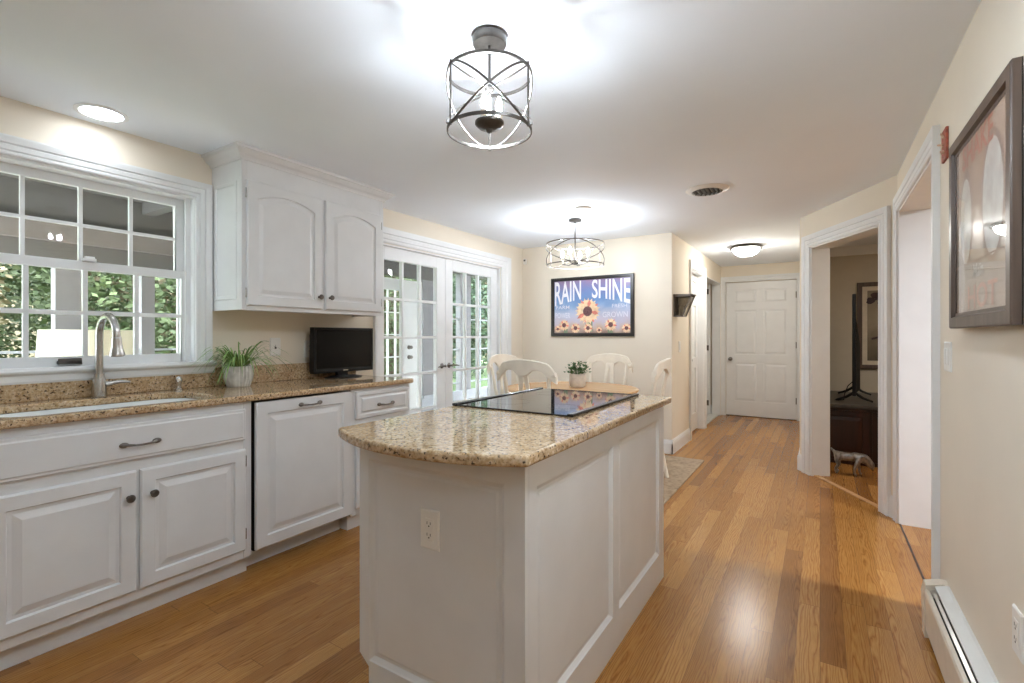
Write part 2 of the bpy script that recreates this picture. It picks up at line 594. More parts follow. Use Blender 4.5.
# left wall with window and french door openings
WY0, WY1, WZ0, WZ1 = 0.02, 1.44, 1.045, 2.035
FY0, FY1, FZ = 2.825, 4.675, 2.0
m = MB()
m.box((XL - TW, YB, 0), (XL, WY0, H)).box((XL - TW, WY0, 0), (XL, WY1, WZ0)).box((XL - TW, WY0, WZ1), (XL, WY1, H))
m.box((XL - TW, WY1, 0), (XL, FY0, H)).box((XL - TW, FY0, FZ), (XL, FY1, H)).box((XL - TW, FY1, 0), (XL, YF + 0.12, H))
struct(m, 'wall_left', M['wall'], 'cream wall holding the sink window and the french doors')
struct(MB().box((XL - TW, YF, 0), (XH, YF + 0.12, H)), 'wall_dining', M['wall'], 'cream wall behind the dining table with the sunflower poster')
# hallway left wall: closet opening, then opening to the tiled room
HC0, HC1, HZ = 6.05, 6.80, 2.03
HT0, HT1 = 7.0, 8.10
m = MB()
m.box((XH - 0.12, YF + 0.12, 0), (XH, HC0, H)).box((XH - 0.12, HC0, HZ), (XH, HC1, H)).box((XH - 0.12, HC1, 0), (XH, HT0, H))
m.box((XH - 0.12, HT0, HZ), (XH, HT1, H)).box((XH - 0.12, HT1, 0), (XH, YE, H))
struct(m, 'wall_hallway_left', M['wall'], 'cream left wall of the hallway with two white doorways')
# hallway end wall with the six panel door
ED0, ED1, EDZ = -1.232, -0.283, 2.045
m = MB()
m.box((-2.6, YE, 0), (ED0, YE + 0.12, H)).box((ED0, YE, EDZ), (ED1, YE + 0.12, H)).box((ED1, YE, 0), (0.0, YE + 0.12, H))
struct(m, 'wall_hallway_end', M['wall'], 'cream wall at the hallway end around the six panel door')
struct(MB().prism([(-0.157, 5.19), (-0.04, 5.26), (-0.04, YE + 0.12), (-0.157, YE + 0.12)], 0, H), 'wall_hallway_right', M['wall'], 'cream right wall of the hallway past the slanted doorway')
# tiled room beyond hallway
struct(MB().box((-2.72, 6.88, 0), (-2.6, YE + 0.12, H)), 'wall_tiled_room_left', M['wall'], 'far wall of the small tiled room off the hallway')
struct(MB().box((-2.6, 6.88, 0), (XH - 0.12, 7.0, H)), 'wall_tiled_room_near', M['wall'], 'near wall of the small tiled room off the hallway')
struct(MB().box((-2.6, 7.0, 0.0), (XH - 0.02, YE, 0.012)), 'floor_tile', M['tile'], 'pale grey tile floor just inside the hallway doorway')

# slanted wall with doorway
DS0, DS1, DZ = 0.165, 1.035, 2.0
DL = (DB - DA).length
frD = (DA, DU, Zv, -DN)
m = MB()
m.fbox(frD, (0, 0, -0.15), (DS0, H, 0)).fbox(frD, (DS0, DZ, -0.15), (DS1, H, 0)).fbox(frD, (DS1, 0, -0.15), (DL, H, 0))
struct(m, 'wall_slanted', M['wall'], 'short slanted cream wall with the doorway to the dark room')
# right wall with wide opening
RO0, RO1, RZ = 2.84, 4.045, 2.04
m = MB()
m.box((XR, YB, 0), (XR + 0.15, RO0, H)).box((XR, RO0, RZ), (XR + 0.15, RO1, H))
m.prism([(XR, RO1), (XR + 0.15, RO1), (XR + 0.15, 4.20), (XR, 4.125)], 0, H)
struct(m, 'wall_right', M['wall'], 'long cream wall on the right with the wide cased opening')
struct(MB().box((XL - TW, YB - 0.12, 0), (XR + 0.15, YB, H)), 'wall_behind', M['wall'], 'cream wall behind the viewer')
# dark room beyond the slanted wall and the room beyond the right opening
struct(MB().box((-0.04, 7.20, 0), (3.2, 7.32, H)), 'wall_dark_room_far', M['roomwall'], 'beige far wall of the unlit room')
struct(MB().box((3.08, YB, 0), (3.2, 7.20, H)), 'wall_side_rooms_right', M['roomwall'], 'beige outer wall of the rooms on the right')
struct(MB().box((XR + 0.15, 4.20, 0), (3.08, 4.32, H)), 'wall_between_side_rooms', M['roomwall'], 'partition between the two rooms on the right')
struct(MB().box((XR + 0.15, YB - 0.12, 0), (3.2, YB, H)), 'wall_side_room_near', M['roomwall'], 'near end wall of the room on the right')

# ------------------------------------------------------------------ casings and baseboards
CAS = [(0.0, 0.0), (0.0, 0.014), (0.006, 0.018), (0.016, 0.018), (0.020, 0.012), (0.026, 0.018), (0.046, 0.02), (0.050, 0.014), (0.056, 0.022), (0.080, 0.026), (0.088, 0.026), (0.088, 0.0)]
def casing(fr, u0, u1, z1, prof, zb=0.0, wl=1.0, wr=1.0, bottom=False):
    """stepped moulding round an opening; profile = (distance from opening, projection)"""
    O, U, V, N = fr
    m = MB()
    P = lambda u, v, n: O + U * u + V * v + N * n
    rings = [[P(u0 - o * wl, zb, p) for o, p in prof], [P(u0 - o * wl, z1 + o, p) for o, p in prof], [P(u1 + o * wr, z1 + o, p) for o, p in prof], [P(u1 + o * wr, zb, p) for o, p in prof]]
    m.loops(rings)
    return m
def jamb(fr, u0, u1, z1, depth, th=0.012, zb=0.0, front=0.002):
    m = MB()
    m.fbox(fr, (u0, zb, -depth), (u0 + th, z1, front)).fbox(fr, (u1 - th, zb, -depth), (u1, z1, front)).fbox(fr, (u0 + th, z1 - th, -depth), (u1 - th, z1, front))
    return m
def scale_prof(prof, k, kp=1.0):
    return [(a * k, b * kp) for a, b in prof]

frL = frame_at((XL, 0, 0), Y, Zv, X)            # u = y on the left wall
frR = frame_at((XR, 0, 0), Y, Zv, -X)
frF = frame_at((0, YF, 0), X, Zv, -Y)
frE = frame_at((0, YE, 0), X, Zv, -Y)
frHL = frame_at((XH, 0, 0), Y, Zv, X)

FL = scale_prof(CAS, 2.05, 1.2)
struct(casing(frL, FY0 - 0.002, FY1 + 0.012, FZ + 0.005, scale_prof(CAS, 1.45, 1.2), wl=0.25, wr=1.42), 'trim_1', M['trim'], 'white stepped moulding round the french doors')
struct(jamb(frL, FY0, FY1, FZ, TW), 'trim_2', M['trim'], 'white lining inside the french door opening')
struct(casing(frL, WY0, WY1, WZ1, CAS, zb=1.075), 'trim_3', M['trim'], 'white fluted moulding round the sink window')
struct(casing(frD, DS0, DS1, DZ, scale_prof(CAS, 1.2)), 'trim_4', M['trim'], 'white moulding round the slanted doorway')
struct(jamb(frD, DS0, DS1, DZ, 0.155), 'trim_5', M['trim'], 'white lining inside the slanted doorway')
struct(casing(frR, RO0, RO1, RZ, scale_prof(CAS, 1.0), wr=0.8), 'trim_6', M['trim'], 'white moulding round the wide opening in the right wall')
struct(jamb(frR, RO0, RO1, RZ, 0.16), 'trim_7', M['trim'], 'white lining inside the wide opening in the right wall')
struct(casing(frE, ED0, ED1, EDZ, scale_prof(CAS, 0.95)), 'trim_8', M['trim'], 'white moulding round the six panel hallway door')
struct(casing(frHL, HC0, HC1, HZ, scale_prof(CAS, 1.0)), 'trim_9', M['trim'], 'white moulding round the closet door in the hallway')
struct(jamb(frHL, HC0, HC1, HZ, 0.12), 'trim_10', M['trim'], 'white lining of the hallway closet doorway')
struct(jamb(frHL, HT0, HT1, HZ, 0.12), 'trim_11', M['trim'], 'white lining of the doorway to the tiled room')

BBP = [(0, 0), (0.016, 0), (0.016, 0.105), (0.013, 0.118), (0.013, 0.126), (0.008, 0.136), (0.006, 0.145), (0, 0.145)]
def baseboard(name, p, q, n, label):
    p, q, n = Vector(p), Vector(q), Vector(n)
    m = MB()
    m.loops([[p + n * a + Zv * z for a, z in BBP], [q + n * a + Zv * z for a, z in BBP]])
    return struct(m, name, M['trim'], label)
baseboard('baseboard_dining', (XL, YF, 0), (XH + 0.016, YF, 0), (0, -1, 0), 'white baseboard under the sunflower poster wall')
baseboard('baseboard_left', (XL, FY1 + 0.20, 0), (XL, YF - 0.016, 0), (1, 0, 0), 'short white baseboard right of the french doors')
baseboard('baseboard_hallway_left', (XH, YF - 0.016, 0), (XH, HC0 - 0.09, 0), (1, 0, 0), 'white baseboard on the hallway left wall below the switch')
baseboard('baseboard_hallway_end', (-2.6, YE, 0), (ED0 - 0.088, YE, 0), (0, -1, 0), 'short white baseboard left of the six panel door')
baseboard('baseboard_slanted_left', DA + DU * (DS1 + 0.105), DB + DU * 0.012, -DN, 'short white baseboard left of the slanted doorway')
baseboard('baseboard_slanted_right', DA, DA + DU * (DS0 - 0.105), -DN, 'short white baseboard right of the slanted doorway')
baseboard('baseboard_hallway_right', (-0.157, 5.19, 0), (-0.157, YE, 0), (-1, 0, 0), 'white baseboard along the hallway right wall')
# threshold strip of the slanted doorway, crown of the dark room
mt = MB().fbox(frD, (DS0 + 0.012, 0.0005, -0.06), (DS1 - 0.012, 0.006, -0.02))
struct(mt, 'trim_12', M['tablewood'], 'thin light wood strip across the slanted doorway threshold')
mt = MB().box((XR + 0.0, RO0 + 0.012, 0.0005), (XR + 0.010, RO1 - 0.012, 0.003))
struct(mt, 'trim_13', M['mahogany'], 'dark floor seam across the wide opening')
mt = MB().extrude([(-0.04, 7.2, H - 0.10), (-0.04, 7.185, H - 0.10), (-0.04, 7.17, H - 0.08), (-0.04, 7.12, H - 0.02), (-0.04, 7.10, H), (-0.04, 7.2, H)], (3.1, 0, 0))
struct(mt, 'trim_14', M['trim'], 'white crown moulding on the far wall of the unlit room')

# ------------------------------------------------------------------ window_1 : double hung sink window
def sash(root, name, xin, th, y0, y1, z0, z1, stile, top, bot, ncol, nrow, mun=0.02):
    fr = frame_at((xin, 0, 0), Y, Zv, X)
    f = MB()
    f.fbox(fr, (y0, z0, -th), (y0 + stile, z1, 0)).fbox(fr, (y1 - stile, z0, -th), (y1, z1, 0))
    f.fbox(fr, (y0 + stile, z0, -th), (y1 - stile, z0 + bot, 0)).fbox(fr, (y0 + stile, z1 - top, -th), (y1 - stile, z1, 0))
    o = f.build(name, M['trim'], root, bevel=0.003)
    gy0, gy1, gz0, gz1 = y0 + stile, y1 - stile, z0 + bot, z1 - top
    g = MB()
    for k in range(1, ncol):
        yy = gy0 + (gy1 - gy0) * k / ncol
        g.fbox(fr, (yy - mun / 2, gz0, -th * 0.8), (yy + mun / 2, gz1, -0.004))
    for k in range(1, nrow):
        zz = gz0 + (gz1 - gz0) * k / nrow
        g.fbox(fr, (gy0, zz - mun / 2, -th * 0.78), (gy1, zz + mun / 2, -0.005))
    g.build('muntins', M['trim'], o)
    p = MB().fbox(fr, (gy0 + 0.0, gz0, -th * 0.5 - 0.002), (gy1, gz1, -th * 0.5 + 0.002))
    p.build('pane', M['glass'], o)
    return o
w1 = thing('window_1', 'white double hung window over the sink', None, (XL, 0.73, WZ0), kind='structure')
f = MB()
f.box((XL - TW, WY0, WZ0), (XL, WY0 + 0.012, WZ1)).box((XL - TW, WY1 - 0.004, WZ0), (XL, WY1 + 0.02, WZ1)).box((XL - TW, WY0 + 0.012, WZ1 - 0.012), (XL, WY1, WZ1))
f.box((XL - TW, WY0, WZ0 - 0.001), (XL - 0.0, WY1, WZ0 + 0.02))
f.box((XL - 0.055, WY1 - 0.03, WZ0), (XL - 0.04, WY1, WZ1)).box((XL - 0.12, WY1 - 0.045, WZ0), (XL - 0.10, WY1, WZ1))
f.build('window_frame', M['trim'], w1)
s = MB()
ST = [(0, 1.0), (0.022, 1.0), (0.028, 1.012), (0.03, 1.04), (0.05, 1.05), (0.055, 1.06), (0.05, 1.075), (0, 1.075)]
s.loops([[Vector((XL + a, WY0 - 0.12, z)) for a, z in ST], [Vector((XL + a, WY1 + 0.10, z)) for a, z in ST]])
s.build('window_sill', M['trim'], w1, bevel=0.002)
usash = sash(w1, 'upper_sash', XL - 0.085, 0.03, WY0 + 0.01, WY1 - 0.012, 1.56, WZ1 - 0.005, 0.052, 0.05, 0.035, 6, 2, 0.016)
lsash = sash(w1, 'lower_sash', XL - 0.05, 0.03, WY0 + 0.01, WY1 - 0.005, 1.066, 1.60, 0.042, 0.045, 0.055, 6, 2, 0.02)
MB().box((XL - 0.05, 0.84, 1.083), (XL - 0.022, 0.93, 1.100)).box((XL - 0.03, 0.84, 1.083), (XL - 0.022, 0.93, 1.112)).build('sash_lift', M['fixture'], lsash, bevel=0.003)
MB().box((XL - 0.052, 0.935, 1.598), (XL - 0.025, 0.99, 1.615)).box((XL - 0.045, 0.945, 1.612), (XL - 0.03, 0.985, 1.625)).build('sash_lock', M['trim'], lsash, bevel=0.003)

# ------------------------------------------------------------------ doors
def glazed_door(name, label, xin, y0, y1, z0, z1, gy0, gy1, gz0, gz1, nc, nr, th=0.044, mun=0.024):
    fr = frame_at((xin, 0, 0), Y, Zv, X)
    d = thing(name, label, None, (xin, y0, z0), kind='structure')
    f = MB()
    f.fbox(fr, (y0, z0, -th), (gy0, z1, 0)).fbox(fr, (gy1, z0, -th), (y1, z1, 0))
    f.fbox(fr, (gy0, z0, -th), (gy1, gz0, 0)).fbox(fr, (gy0, gz1, -th), (gy1, z1, 0))
    f.build('door_frame', M['trim'], d, bevel=0.003)
    g = MB()
    for k in range(1, nc):
        yy = gy0 + (gy1 - gy0) * k / nc
        g.fbox(fr, (yy - mun / 2, gz0, -th * 0.9), (yy + mun / 2, gz1, -0.004))
    for k in range(1, nr):
        zz = gz0 + (gz1 - gz0) * k / nr
        g.fbox(fr, (gy0, zz - mun / 2, -th * 0.88), (gy1, zz + mun / 2, -0.006))
    g.build('muntins', M['trim'], d, bevel=0.003)
    MB().fbox(fr, (gy0, gz0, -th * 0.5 - 0.002), (gy1, gz1, -th * 0.5 + 0.002)).build('pane', M['glass'], d)
    return d
def lever(door, x, y, z, dy):
    h = MB()
    h.lathe([(0.0, 0), (0.026, 0.0), (0.026, 0.004), (0.018, 0.010), (0.010, 0.014), (0.010, 0.045), (0.013, 0.05), (0.0, 0.054)], (x, y, z), 16, 'X')
    h.tube([(x + 0.046, y, z), (x + 0.05, y + dy * 0.03, z + 0.004), (x + 0.048, y + dy * 0.07, z + 0.002), (x + 0.046, y + dy * 0.10, z - 0.008)], [0.009, 0.008, 0.007, 0.006], 8)
    return h.build('door_handle', M['pewter'], door, smooth=True)
XD = XL - 0.035
d1 = glazed_door('door_1', 'left white french door leaf with fifteen panes', XD, FY0 + 0.014, 3.748, 0.012, FZ - 0.014, 2.945, 3.622, 0.205, 1.88, 3, 5)
d2 = glazed_door('door_2', 'right white french door leaf with fifteen panes', XD, 3.752, FY1 - 0.014, 0.012, FZ - 0.014, 3.865, 4.535, 0.205, 1.88, 3, 5)
def knob_lathe(door, x, y, z, axis, mat, sgn=1, name='door_handle'):
    h = MB()
    prof = [(0.0, 0), (0.03, 0.0), (0.03, 0.004), (0.022, 0.01), (0.010, 0.016), (0.010, 0.034), (0.02, 0.042), (0.027, 0.054), (0.024, 0.066), (0.012, 0.074), (0.0, 0.075)]
    h.lathe([(r, v * sgn) for r, v in prof], (x, y, z), 18, axis)
    return h.build(name, mat, door, smooth=True)
lever(d1, XD, 3.695, 0.93, -1)
lever(d2, XD, 3.805, 0.93, 1)

def six_panel(name, label, fr, W, HH, knob_u=None, hinge_u=None, T=0.04):
    O = fr[0]
    d = thing(name, label, None, tuple(O), kind='structure')
    m = MB()
    st, mul = 0.115, 0.10
    rails = [(0, 0.22), (0.80, 0.93), (1.60, 1.71), (1.91, HH)]
    m.fbox(fr, (0, 0, -T), (st, HH, 0)).fbox(fr, (W - st, 0, -T), (W, HH, 0))
    for a, b in rails:
        m.fbox(fr, (st, a, -T), (W - st, b, 0))
    for (a, b) in ((0.22, 0.80), (0.93, 1.60), (1.71, 1.91)):
        m.fbox(fr, (W / 2 - mul / 2, a, -T), (W / 2 + mul / 2, b, 0))
    m.fbox(fr, (st, 0.22, -T + 0.004), (W - st, 1.91, -0.013))
    for u0, u1 in ((st, W / 2 - mul / 2), (W / 2 + mul / 2, W - st)):
        for a, b in ((0.22, 0.80), (0.93, 1.60), (1.71, 1.91)):
            g = 0.014
            m.panel((O + fr[1] * (u0 + g) + fr[2] * (a + g) - fr[3] * 0.013, fr[1], fr[2], fr[3]), u1 - u0 - 2 * g, b - a - 2 * g, 0.0, [(0, 0.0), (0.025, 0.009)])
    m.build('door_slab', M['trim'], d, bevel=0.003)
    return d
frd3 = frame_at((ED0 + 0.004, YE - 0.004 + 0.02, 0.012), X, Zv, -Y)
d3 = six_panel('door_3', 'white six panel door at the end of the hallway', frd3, ED1 - ED0 - 0.008, EDZ - 0.018)
knob_lathe(d3, ED0 + 0.065, YE + 0.016, 0.87, '-Y', M['pewter'])
struct(MB().box((ED0, YE + 0.03, 0.0003), (ED1, YE + 0.11, 0.008)), 'trim_16', M['mahogany'], 'dark threshold under the six panel hallway door')
struct(MB().box((-2.72, YE + 0.125, -0.12), (3.2, YE + 0.22, H + 0.1)), 'wall_light_block', M['wall'], 'added slab behind the hallway end that blocks leaking light')  # unseen backing added to stop sky light leaking round the door
for z in (0.28, 1.09, 1.82):
    MB().tube([(ED1 - 0.008, YE + 0.008, z - 0.045), (ED1 - 0.008, YE + 0.008, z + 0.045)], 0.006, 8).build('hinge', M['pewter'], d3)
frd6 = frame_at((XH - 0.07, HC0 + 0.014, 0.012), Y, Zv, X)
d6 = six_panel('door_5', 'closed white panel door in the hallway left wall', frd6, HC1 - HC0 - 0.028, HZ - 0.026)
knob_lathe(d6, XH - 0.07, HC0 + 0.075, 0.93, 'X', M['pewter'])
frd5 = frame_at((-2.16, 7.95, 0.025), X, Zv, -Y)
d5 = six_panel('door_6', 'white door standing open inside the tiled room', frd5, 0.735, HZ - 0.03)
for z in (0.20, 1.04, 1.90):
    MB().box((-1.475, 7.94, z - 0.04), (-1.44, 7.952, z + 0.04)).build('hinge', M['pewter'], d5)

# ------------------------------------------------------------------ hardware used on cabinets
def pull(parent, x, y, z, half=0.06):
    h = MB()
    for sg in (-1, 1):
        h.ball((x + 0.006, y + sg * half, z), 0.012, 12, 8, 0.55, 1.5, 0.95)
    h.tube([(x + 0.006, y - half, z), (x + 0.020, y - half * 0.75, z - 0.001), (x + 0.027, y - half * 0.4, z - 0.003), (x + 0.028, y, z - 0.004), (x + 0.027, y + half * 0.4, z - 0.003), (x + 0.020, y + half * 0.75, z - 0.001), (x + 0.006, y + half, z)], [0.006, 0.006, 0.0045, 0.0045, 0.0045, 0.006, 0.006], 8)
    return h.build('handle', M['pewter'], parent, smooth=True)
def cab_knob(parent, x, y, z):
    h = MB()
    h.lathe([(0.0, 0), (0.009, 0.0), (0.007, 0.006), (0.006, 0.014), (0.013, 0.019), (0.017, 0.025), (0.014, 0.031), (0.0, 0.033)], (x, y, z), 16, 'X')
    return h.build('knob', M['pewter'], parent, smooth=True)
def hinge_bits(parent, x, y, zs):
    for z in zs:
        h = MB().lathe([(0.0, z - 0.029), (0.004, z - 0.027), (0.0045, z - 0.022), (0.0045, z + 0.022), (0.004, z + 0.027), (0.0, z + 0.029)], (x, y, 0), 10)
        h.build('hinge', M['steel'], parent, smooth=True)
RAISED = [(0.0, -0.006), (0.006, 0.0), (0.055, 0.0), (0.060, -0.010), (0.072, -0.010), (0.098, -0.001)]
SLABP = [(0.0, -0.008), (0.004, -0.004), (0.012, -0.004), (0.018, 0.0)]
XF = -2.485      # face frame plane
XDr = -2.465     # door faces
T1 = 0.888       # underside of the counter

# ------------------------------------------------------------------ sink base cabinet
c = thing('base_cabinet', 'white double door sink cabinet under the window', 'cabinet', (-2.78, 0.93, 0))
m = MB()
m.box((XL + 0.012, 0.43, 0.09), (XF - 0.02, 0.45, T1 - 0.0025)).box((XL + 0.012, 1.405, 0.09), (XF - 0.02, 1.425, T1 - 0.0025)).box((XL + 0.012, 0.45, 0.09), (XF - 0.02, 1.405, 0.11)).box((XL + 0.012, 0.45, 0.11), (XL + 0.022, 1.405, 0.66))
m.box((XF - 0.02, 0.905, 0.15), (XF, 0.945, 0.64)).box((XF - 0.02, 0.43, 0.09), (XF, 0.47, T1 - 0.0025)).box((XF - 0.02, 1.385, 0.09), (XF, 1.425, T1 - 0.0025))
for a, b in ((0.09, 0.15), (0.64, 0.70), (0.845, T1 - 0.0025)):
    m.box((XF - 0.02, 0.47, a), (XF, 1.385, b))
m.build('body', M['white'], c, bevel=0.002)
MB().box((XL + 0.05, 0.43, 0.0005), (-2.53, 1.425, 0.09)).build('toe_kick', M['white'], c)
def front(parent, name, y0, y1, z0, z1, rings, x=XDr, mat='white', arch=0.0):
    return MB().panel(frame_at((x, y0, z0), Y, Zv, X), y1 - y0, z1 - z0, 0.0195, rings, arch).build(name, M[mat], parent)
front(c, 'false_drawer_front', 0.465, 1.388, 0.695, 0.852, SLABP)
ch = [k for k in bpy.data.objects if k.parent == c and k.name.startswith('false')][0]
pull(ch, XDr, 0.93, 0.765)
dl = front(c, 'door', 0.465, 0.918, 0.135, 0.648, RAISED)
cab_knob(dl, XDr, 0.888, 0.54)
dr = front(c, 'door', 0.932, 1.388, 0.135, 0.648, RAISED)
cab_knob(dr, XDr, 0.975, 0.54)
hinge_bits(dr, XF + 0.006, 1.393, (0.215, 0.585))

# ------------------------------------------------------------------ dishwasher with matching panel
c = thing('dishwasher', 'white panelled dishwasher between sink cabinet and drawer cabinet', 'dishwasher', (-2.78, 1.745, 0))
MB().box((XL + 0.03, 1.446, 0.10), (XF - 0.012, 2.044, 0.872)).build('body', M['slot'], c)
RD = [(0.0, -0.005), (0.005, 0.0), (0.060, 0.0), (0.066, -0.009), (0.080, -0.009), (0.106, -0.001)]
dp = front(c, 'door', 1.440, 2.048, 0.112, 0.876, RD, XDr + 0.002)
pull(dp, XDr + 0.002, 1.755, 0.838)
MB().box((XL + 0.03, 1.45, 0.0005), (-2.575, 2.045, 0.10)).build('toe_kick', M['white'], c)

# ------------------------------------------------------------------ drawer cabinet
c = thing('base_cabinet', 'white narrow cabinet with one drawer beside the french doors', 'cabinet', (-2.78, 2.32, 0))
m = MB()
m.box((XL + 0.012, 2.056, 0.09), (XF - 0.02, 2.076, T1 - 0.0025)).box((XL + 0.012, 2.555, 0.09), (XF - 0.02, 2.575, T1 - 0.0025)).box((XL + 0.012, 2.076, 0.09), (XF - 0.02, 2.555, 0.11)).box((XL + 0.012, 2.076, 0.11), (XL + 0.022, 2.555, T1 - 0.0025))
m.box((XF - 0.02, 2.056, 0.09), (XF, 2.092, T1 - 0.0025)).box((XF - 0.02, 2.552, 0.09), (XF, 2.575, T1 - 0.0025))
for a, b in ((0.09, 0.15), (0.66, 0.70), (0.86, T1 - 0.0025)):
    m.box((XF - 0.02, 2.092, a), (XF, 2.552, b))
m.build('body', M['white'], c, bevel=0.002)
MB().box((XL + 0.05, 2.056, 0.0005), (-2.515, 2.575, 0.09)).build('toe_kick', M['white'], c)
dw = front(c, 'drawer', 2.088, 2.562, 0.695, 0.868, [(0.0, -0.006), (0.005, 0.0), (0.024, 0.0), (0.030, -0.006), (0.038, -0.006), (0.048, 0.0)])
pull(dw, XDr, 2.33, 0.772)
dd = front(c, 'door', 2.088, 2.562, 0.135, 0.662, RAISED)
cab_knob(dd, XDr, 2.13, 0.54)

# ------------------------------------------------------------------ counter with sink cut-out and backsplash
def rrect(x0, x1, y0, y1, r, n=6):
    pts = []
    for cx, cy, a0 in ((x1 - r, y0 + r, -90), (x1 - r, y1 - r, 0), (x0 + r, y1 - r, 90), (x0 + r, y0 + r, 180)):
        for k in range(n + 1):
            a = R(a0 + 90.0 * k / n)
            pts.append((cx + r * math.cos(a), cy + r * math.sin(a)))
    return pts
CT0, CT1 = T1, 0.920
CY0, CY1 = 0.40, 2.60
XC0, XC1 = XL + 0.001, -2.455
SX0, SX1, SY0, SY1 = -2.955, -2.515, 0.52, 1.30
def slab_with_hole(poly_out, hole, z0, z1, ez=0.008):
    """slab with rounded front edge and a hole"""
    bm = bmesh.new()
    def ring(pts, z): return [bm.verts.new((x, y, z)) for x, y in pts]
    for z in (z0, z1):
        a = ring(poly_out, z); b = ring(hole, z)
        ed = []
        for r in (a, b):
            for i in range(len(r)):
                ed.append(bm.edges.new((r[i], r[(i + 1) % len(r)])))
        bmesh.ops.triangle_fill(bm, use_beauty=True, use_dissolve=False, edges=ed)
    bm.verts.ensure_lookup_table()
    n, k = len(poly_out), len(hole)
    vs = list(bm.verts)
    lo_o, lo_h, hi_o, hi_h = vs[:n], vs[n:n + k], vs[n + k:2 * n + k], vs[2 * n + k:]
    for lo, hi in ((lo_o, hi_o), (lo_h, hi_h)):
        for i in range(len(lo)):
            j = (i + 1) % len(lo)
            bm.faces.new((lo[i], lo[j], hi[j], hi[i]))
    return bm
ct = thing('countertop', 'gold speckled granite counter along the window wall', 'countertop', (-2.78, 1.5, CT0))
mb = MB()
mb.bm.free()
mb.bm = slab_with_hole([(XC0, CY0), (XC1, CY0), (XC1, CY1 - 0.015), (XC1 - 0.015, CY1), (XC0, CY1)], rrect(SX0, SX1, SY0, SY1, 0.13), CT0, CT1)
mb.build('slab', M['granite'], ct, bevel=0.009, bseg=3)
MB().box((XC0, CY0, CT1 + 0.0004), (XC0 + 0.022, CY1, 1.032)).build('backsplash', M['granite'], ct, bevel=0.003)
sk = thing('sink', 'white undermount sink set in the granite counter', 'sink', (-2.735, 0.91, 0.70))
o_ = rrect(SX0 - 0.012, SX1 + 0.012, SY0 - 0.012, SY1 + 0.012, 0.135)
i_ = rrect(SX0 + 0.004, SX1 - 0.004, SY0 + 0.004, SY1 - 0.004, 0.125)
b_ = rrect(SX0 + 0.03, SX1 - 0.03, SY0 + 0.03, SY1 - 0.03, 0.10)
b2 = rrect(SX0 + 0.06, SX1 - 0.06, SY0 + 0.06, SY1 - 0.06, 0.08)
rp = lambda pts, z: [(x, y, z) for x, y in pts]
MB().loops([rp(o_, 0.70), rp(o_, CT0 - 0.0006), rp(i_, CT0 - 0.0006), rp(i_, 0.80), rp(b_, 0.735), rp(b2, 0.715)]).build('basin', M['sink'], sk, smooth=True)
MB().lathe([(0.0, 0.7155), (0.045, 0.7155), (0.045, 0.719), (0.03, 0.720), (0.028, 0.717), (0.0, 0.717)], (-2.735, 0.91, 0), 20).build('drain', M['steel'], sk, smooth=True)

# faucet
fx, fy = -3.018, 0.965
fa = thing('faucet', 'brushed nickel gooseneck faucet with pull down head', 'faucet', (fx, fy, CT1))
MB().lathe([(0.0, CT1 + 0.0004), (0.030, CT1 + 0.0004), (0.031, CT1 + 0.010), (0.029, CT1 + 0.05), (0.026, CT1 + 0.085), (0.021, CT1 + 0.108), (0.021, CT1 + 0.116), (0.0, CT1 + 0.117)], (fx, fy, 0), 24).build('base', M['steel'], fa, smooth=True)
pts = [(fx, fy, CT1 + 0.10), (fx, fy, 1.15), (fx, fy, 1.232)]
for k in range(1, 12):
    a = PI - PI * 1.06 * k / 11
    pts.append((fx + 0.085 + 0.085 * math.cos(a), fy + 0.012 * k / 11, 1.234 + 0.085 * math.sin(a)))
MB().tube(pts, [0.0165] * len(pts), 14).build('spout', M['steel'], fa, smooth=True)
e = Vector(pts[-1]); dv = (e - Vector(pts[-2])).normalized()
sp_ = [(0.0, 0.0), (0.018, 0.0), (0.0205, 0.01), (0.0205, 0.03), (0.024, 0.055), (0.031, 0.082), (0.032, 0.09), (0.026, 0.094), (0.0, 0.094)]
m = MB()
u_ = dv.orthogonal().normalized(); w_ = dv.cross(u_)
m.loops([[e + dv * z + (u_ * math.cos(2 * PI * i / 18) + w_ * math.sin(2 * PI * i / 18)) * max(r, 1e-5) for i in range(18)] for r, z in sp_])
m.build('spray_head', M['steel'], fa, smooth=True)
m = MB()
m.tube([(fx, fy + 0.02, CT1 + 0.062), (fx + 0.002, fy + 0.05, CT1 + 0.064)], 0.014, 12)
m.tube([(fx + 0.002, fy + 0.05, CT1 + 0.066), (fx + 0.006, fy + 0.085, CT1 + 0.070), (fx + 0.01, fy + 0.125, CT1 + 0.066)], [0.010, 0.009, 0.006], 10)
m.build('lever', M['steel'], fa, smooth=True)
sd = MB().lathe([(0.0, CT1 + 0.0004), (0.02, CT1 + 0.0004), (0.02, CT1 + 0.006), (0.012, CT1 + 0.012), (0.011, CT1 + 0.03), (0.016, CT1 + 0.045), (0.018, CT1 + 0.06), (0.013, CT1 + 0.072), (0.0, CT1 + 0.077)], (-3.03, 1.325, 0), 18).build('soap_dispenser', M['chrome'], smooth=True)
tag(sd, 'small chrome soap dispenser on the granite right of the faucet', 'soap dispenser')

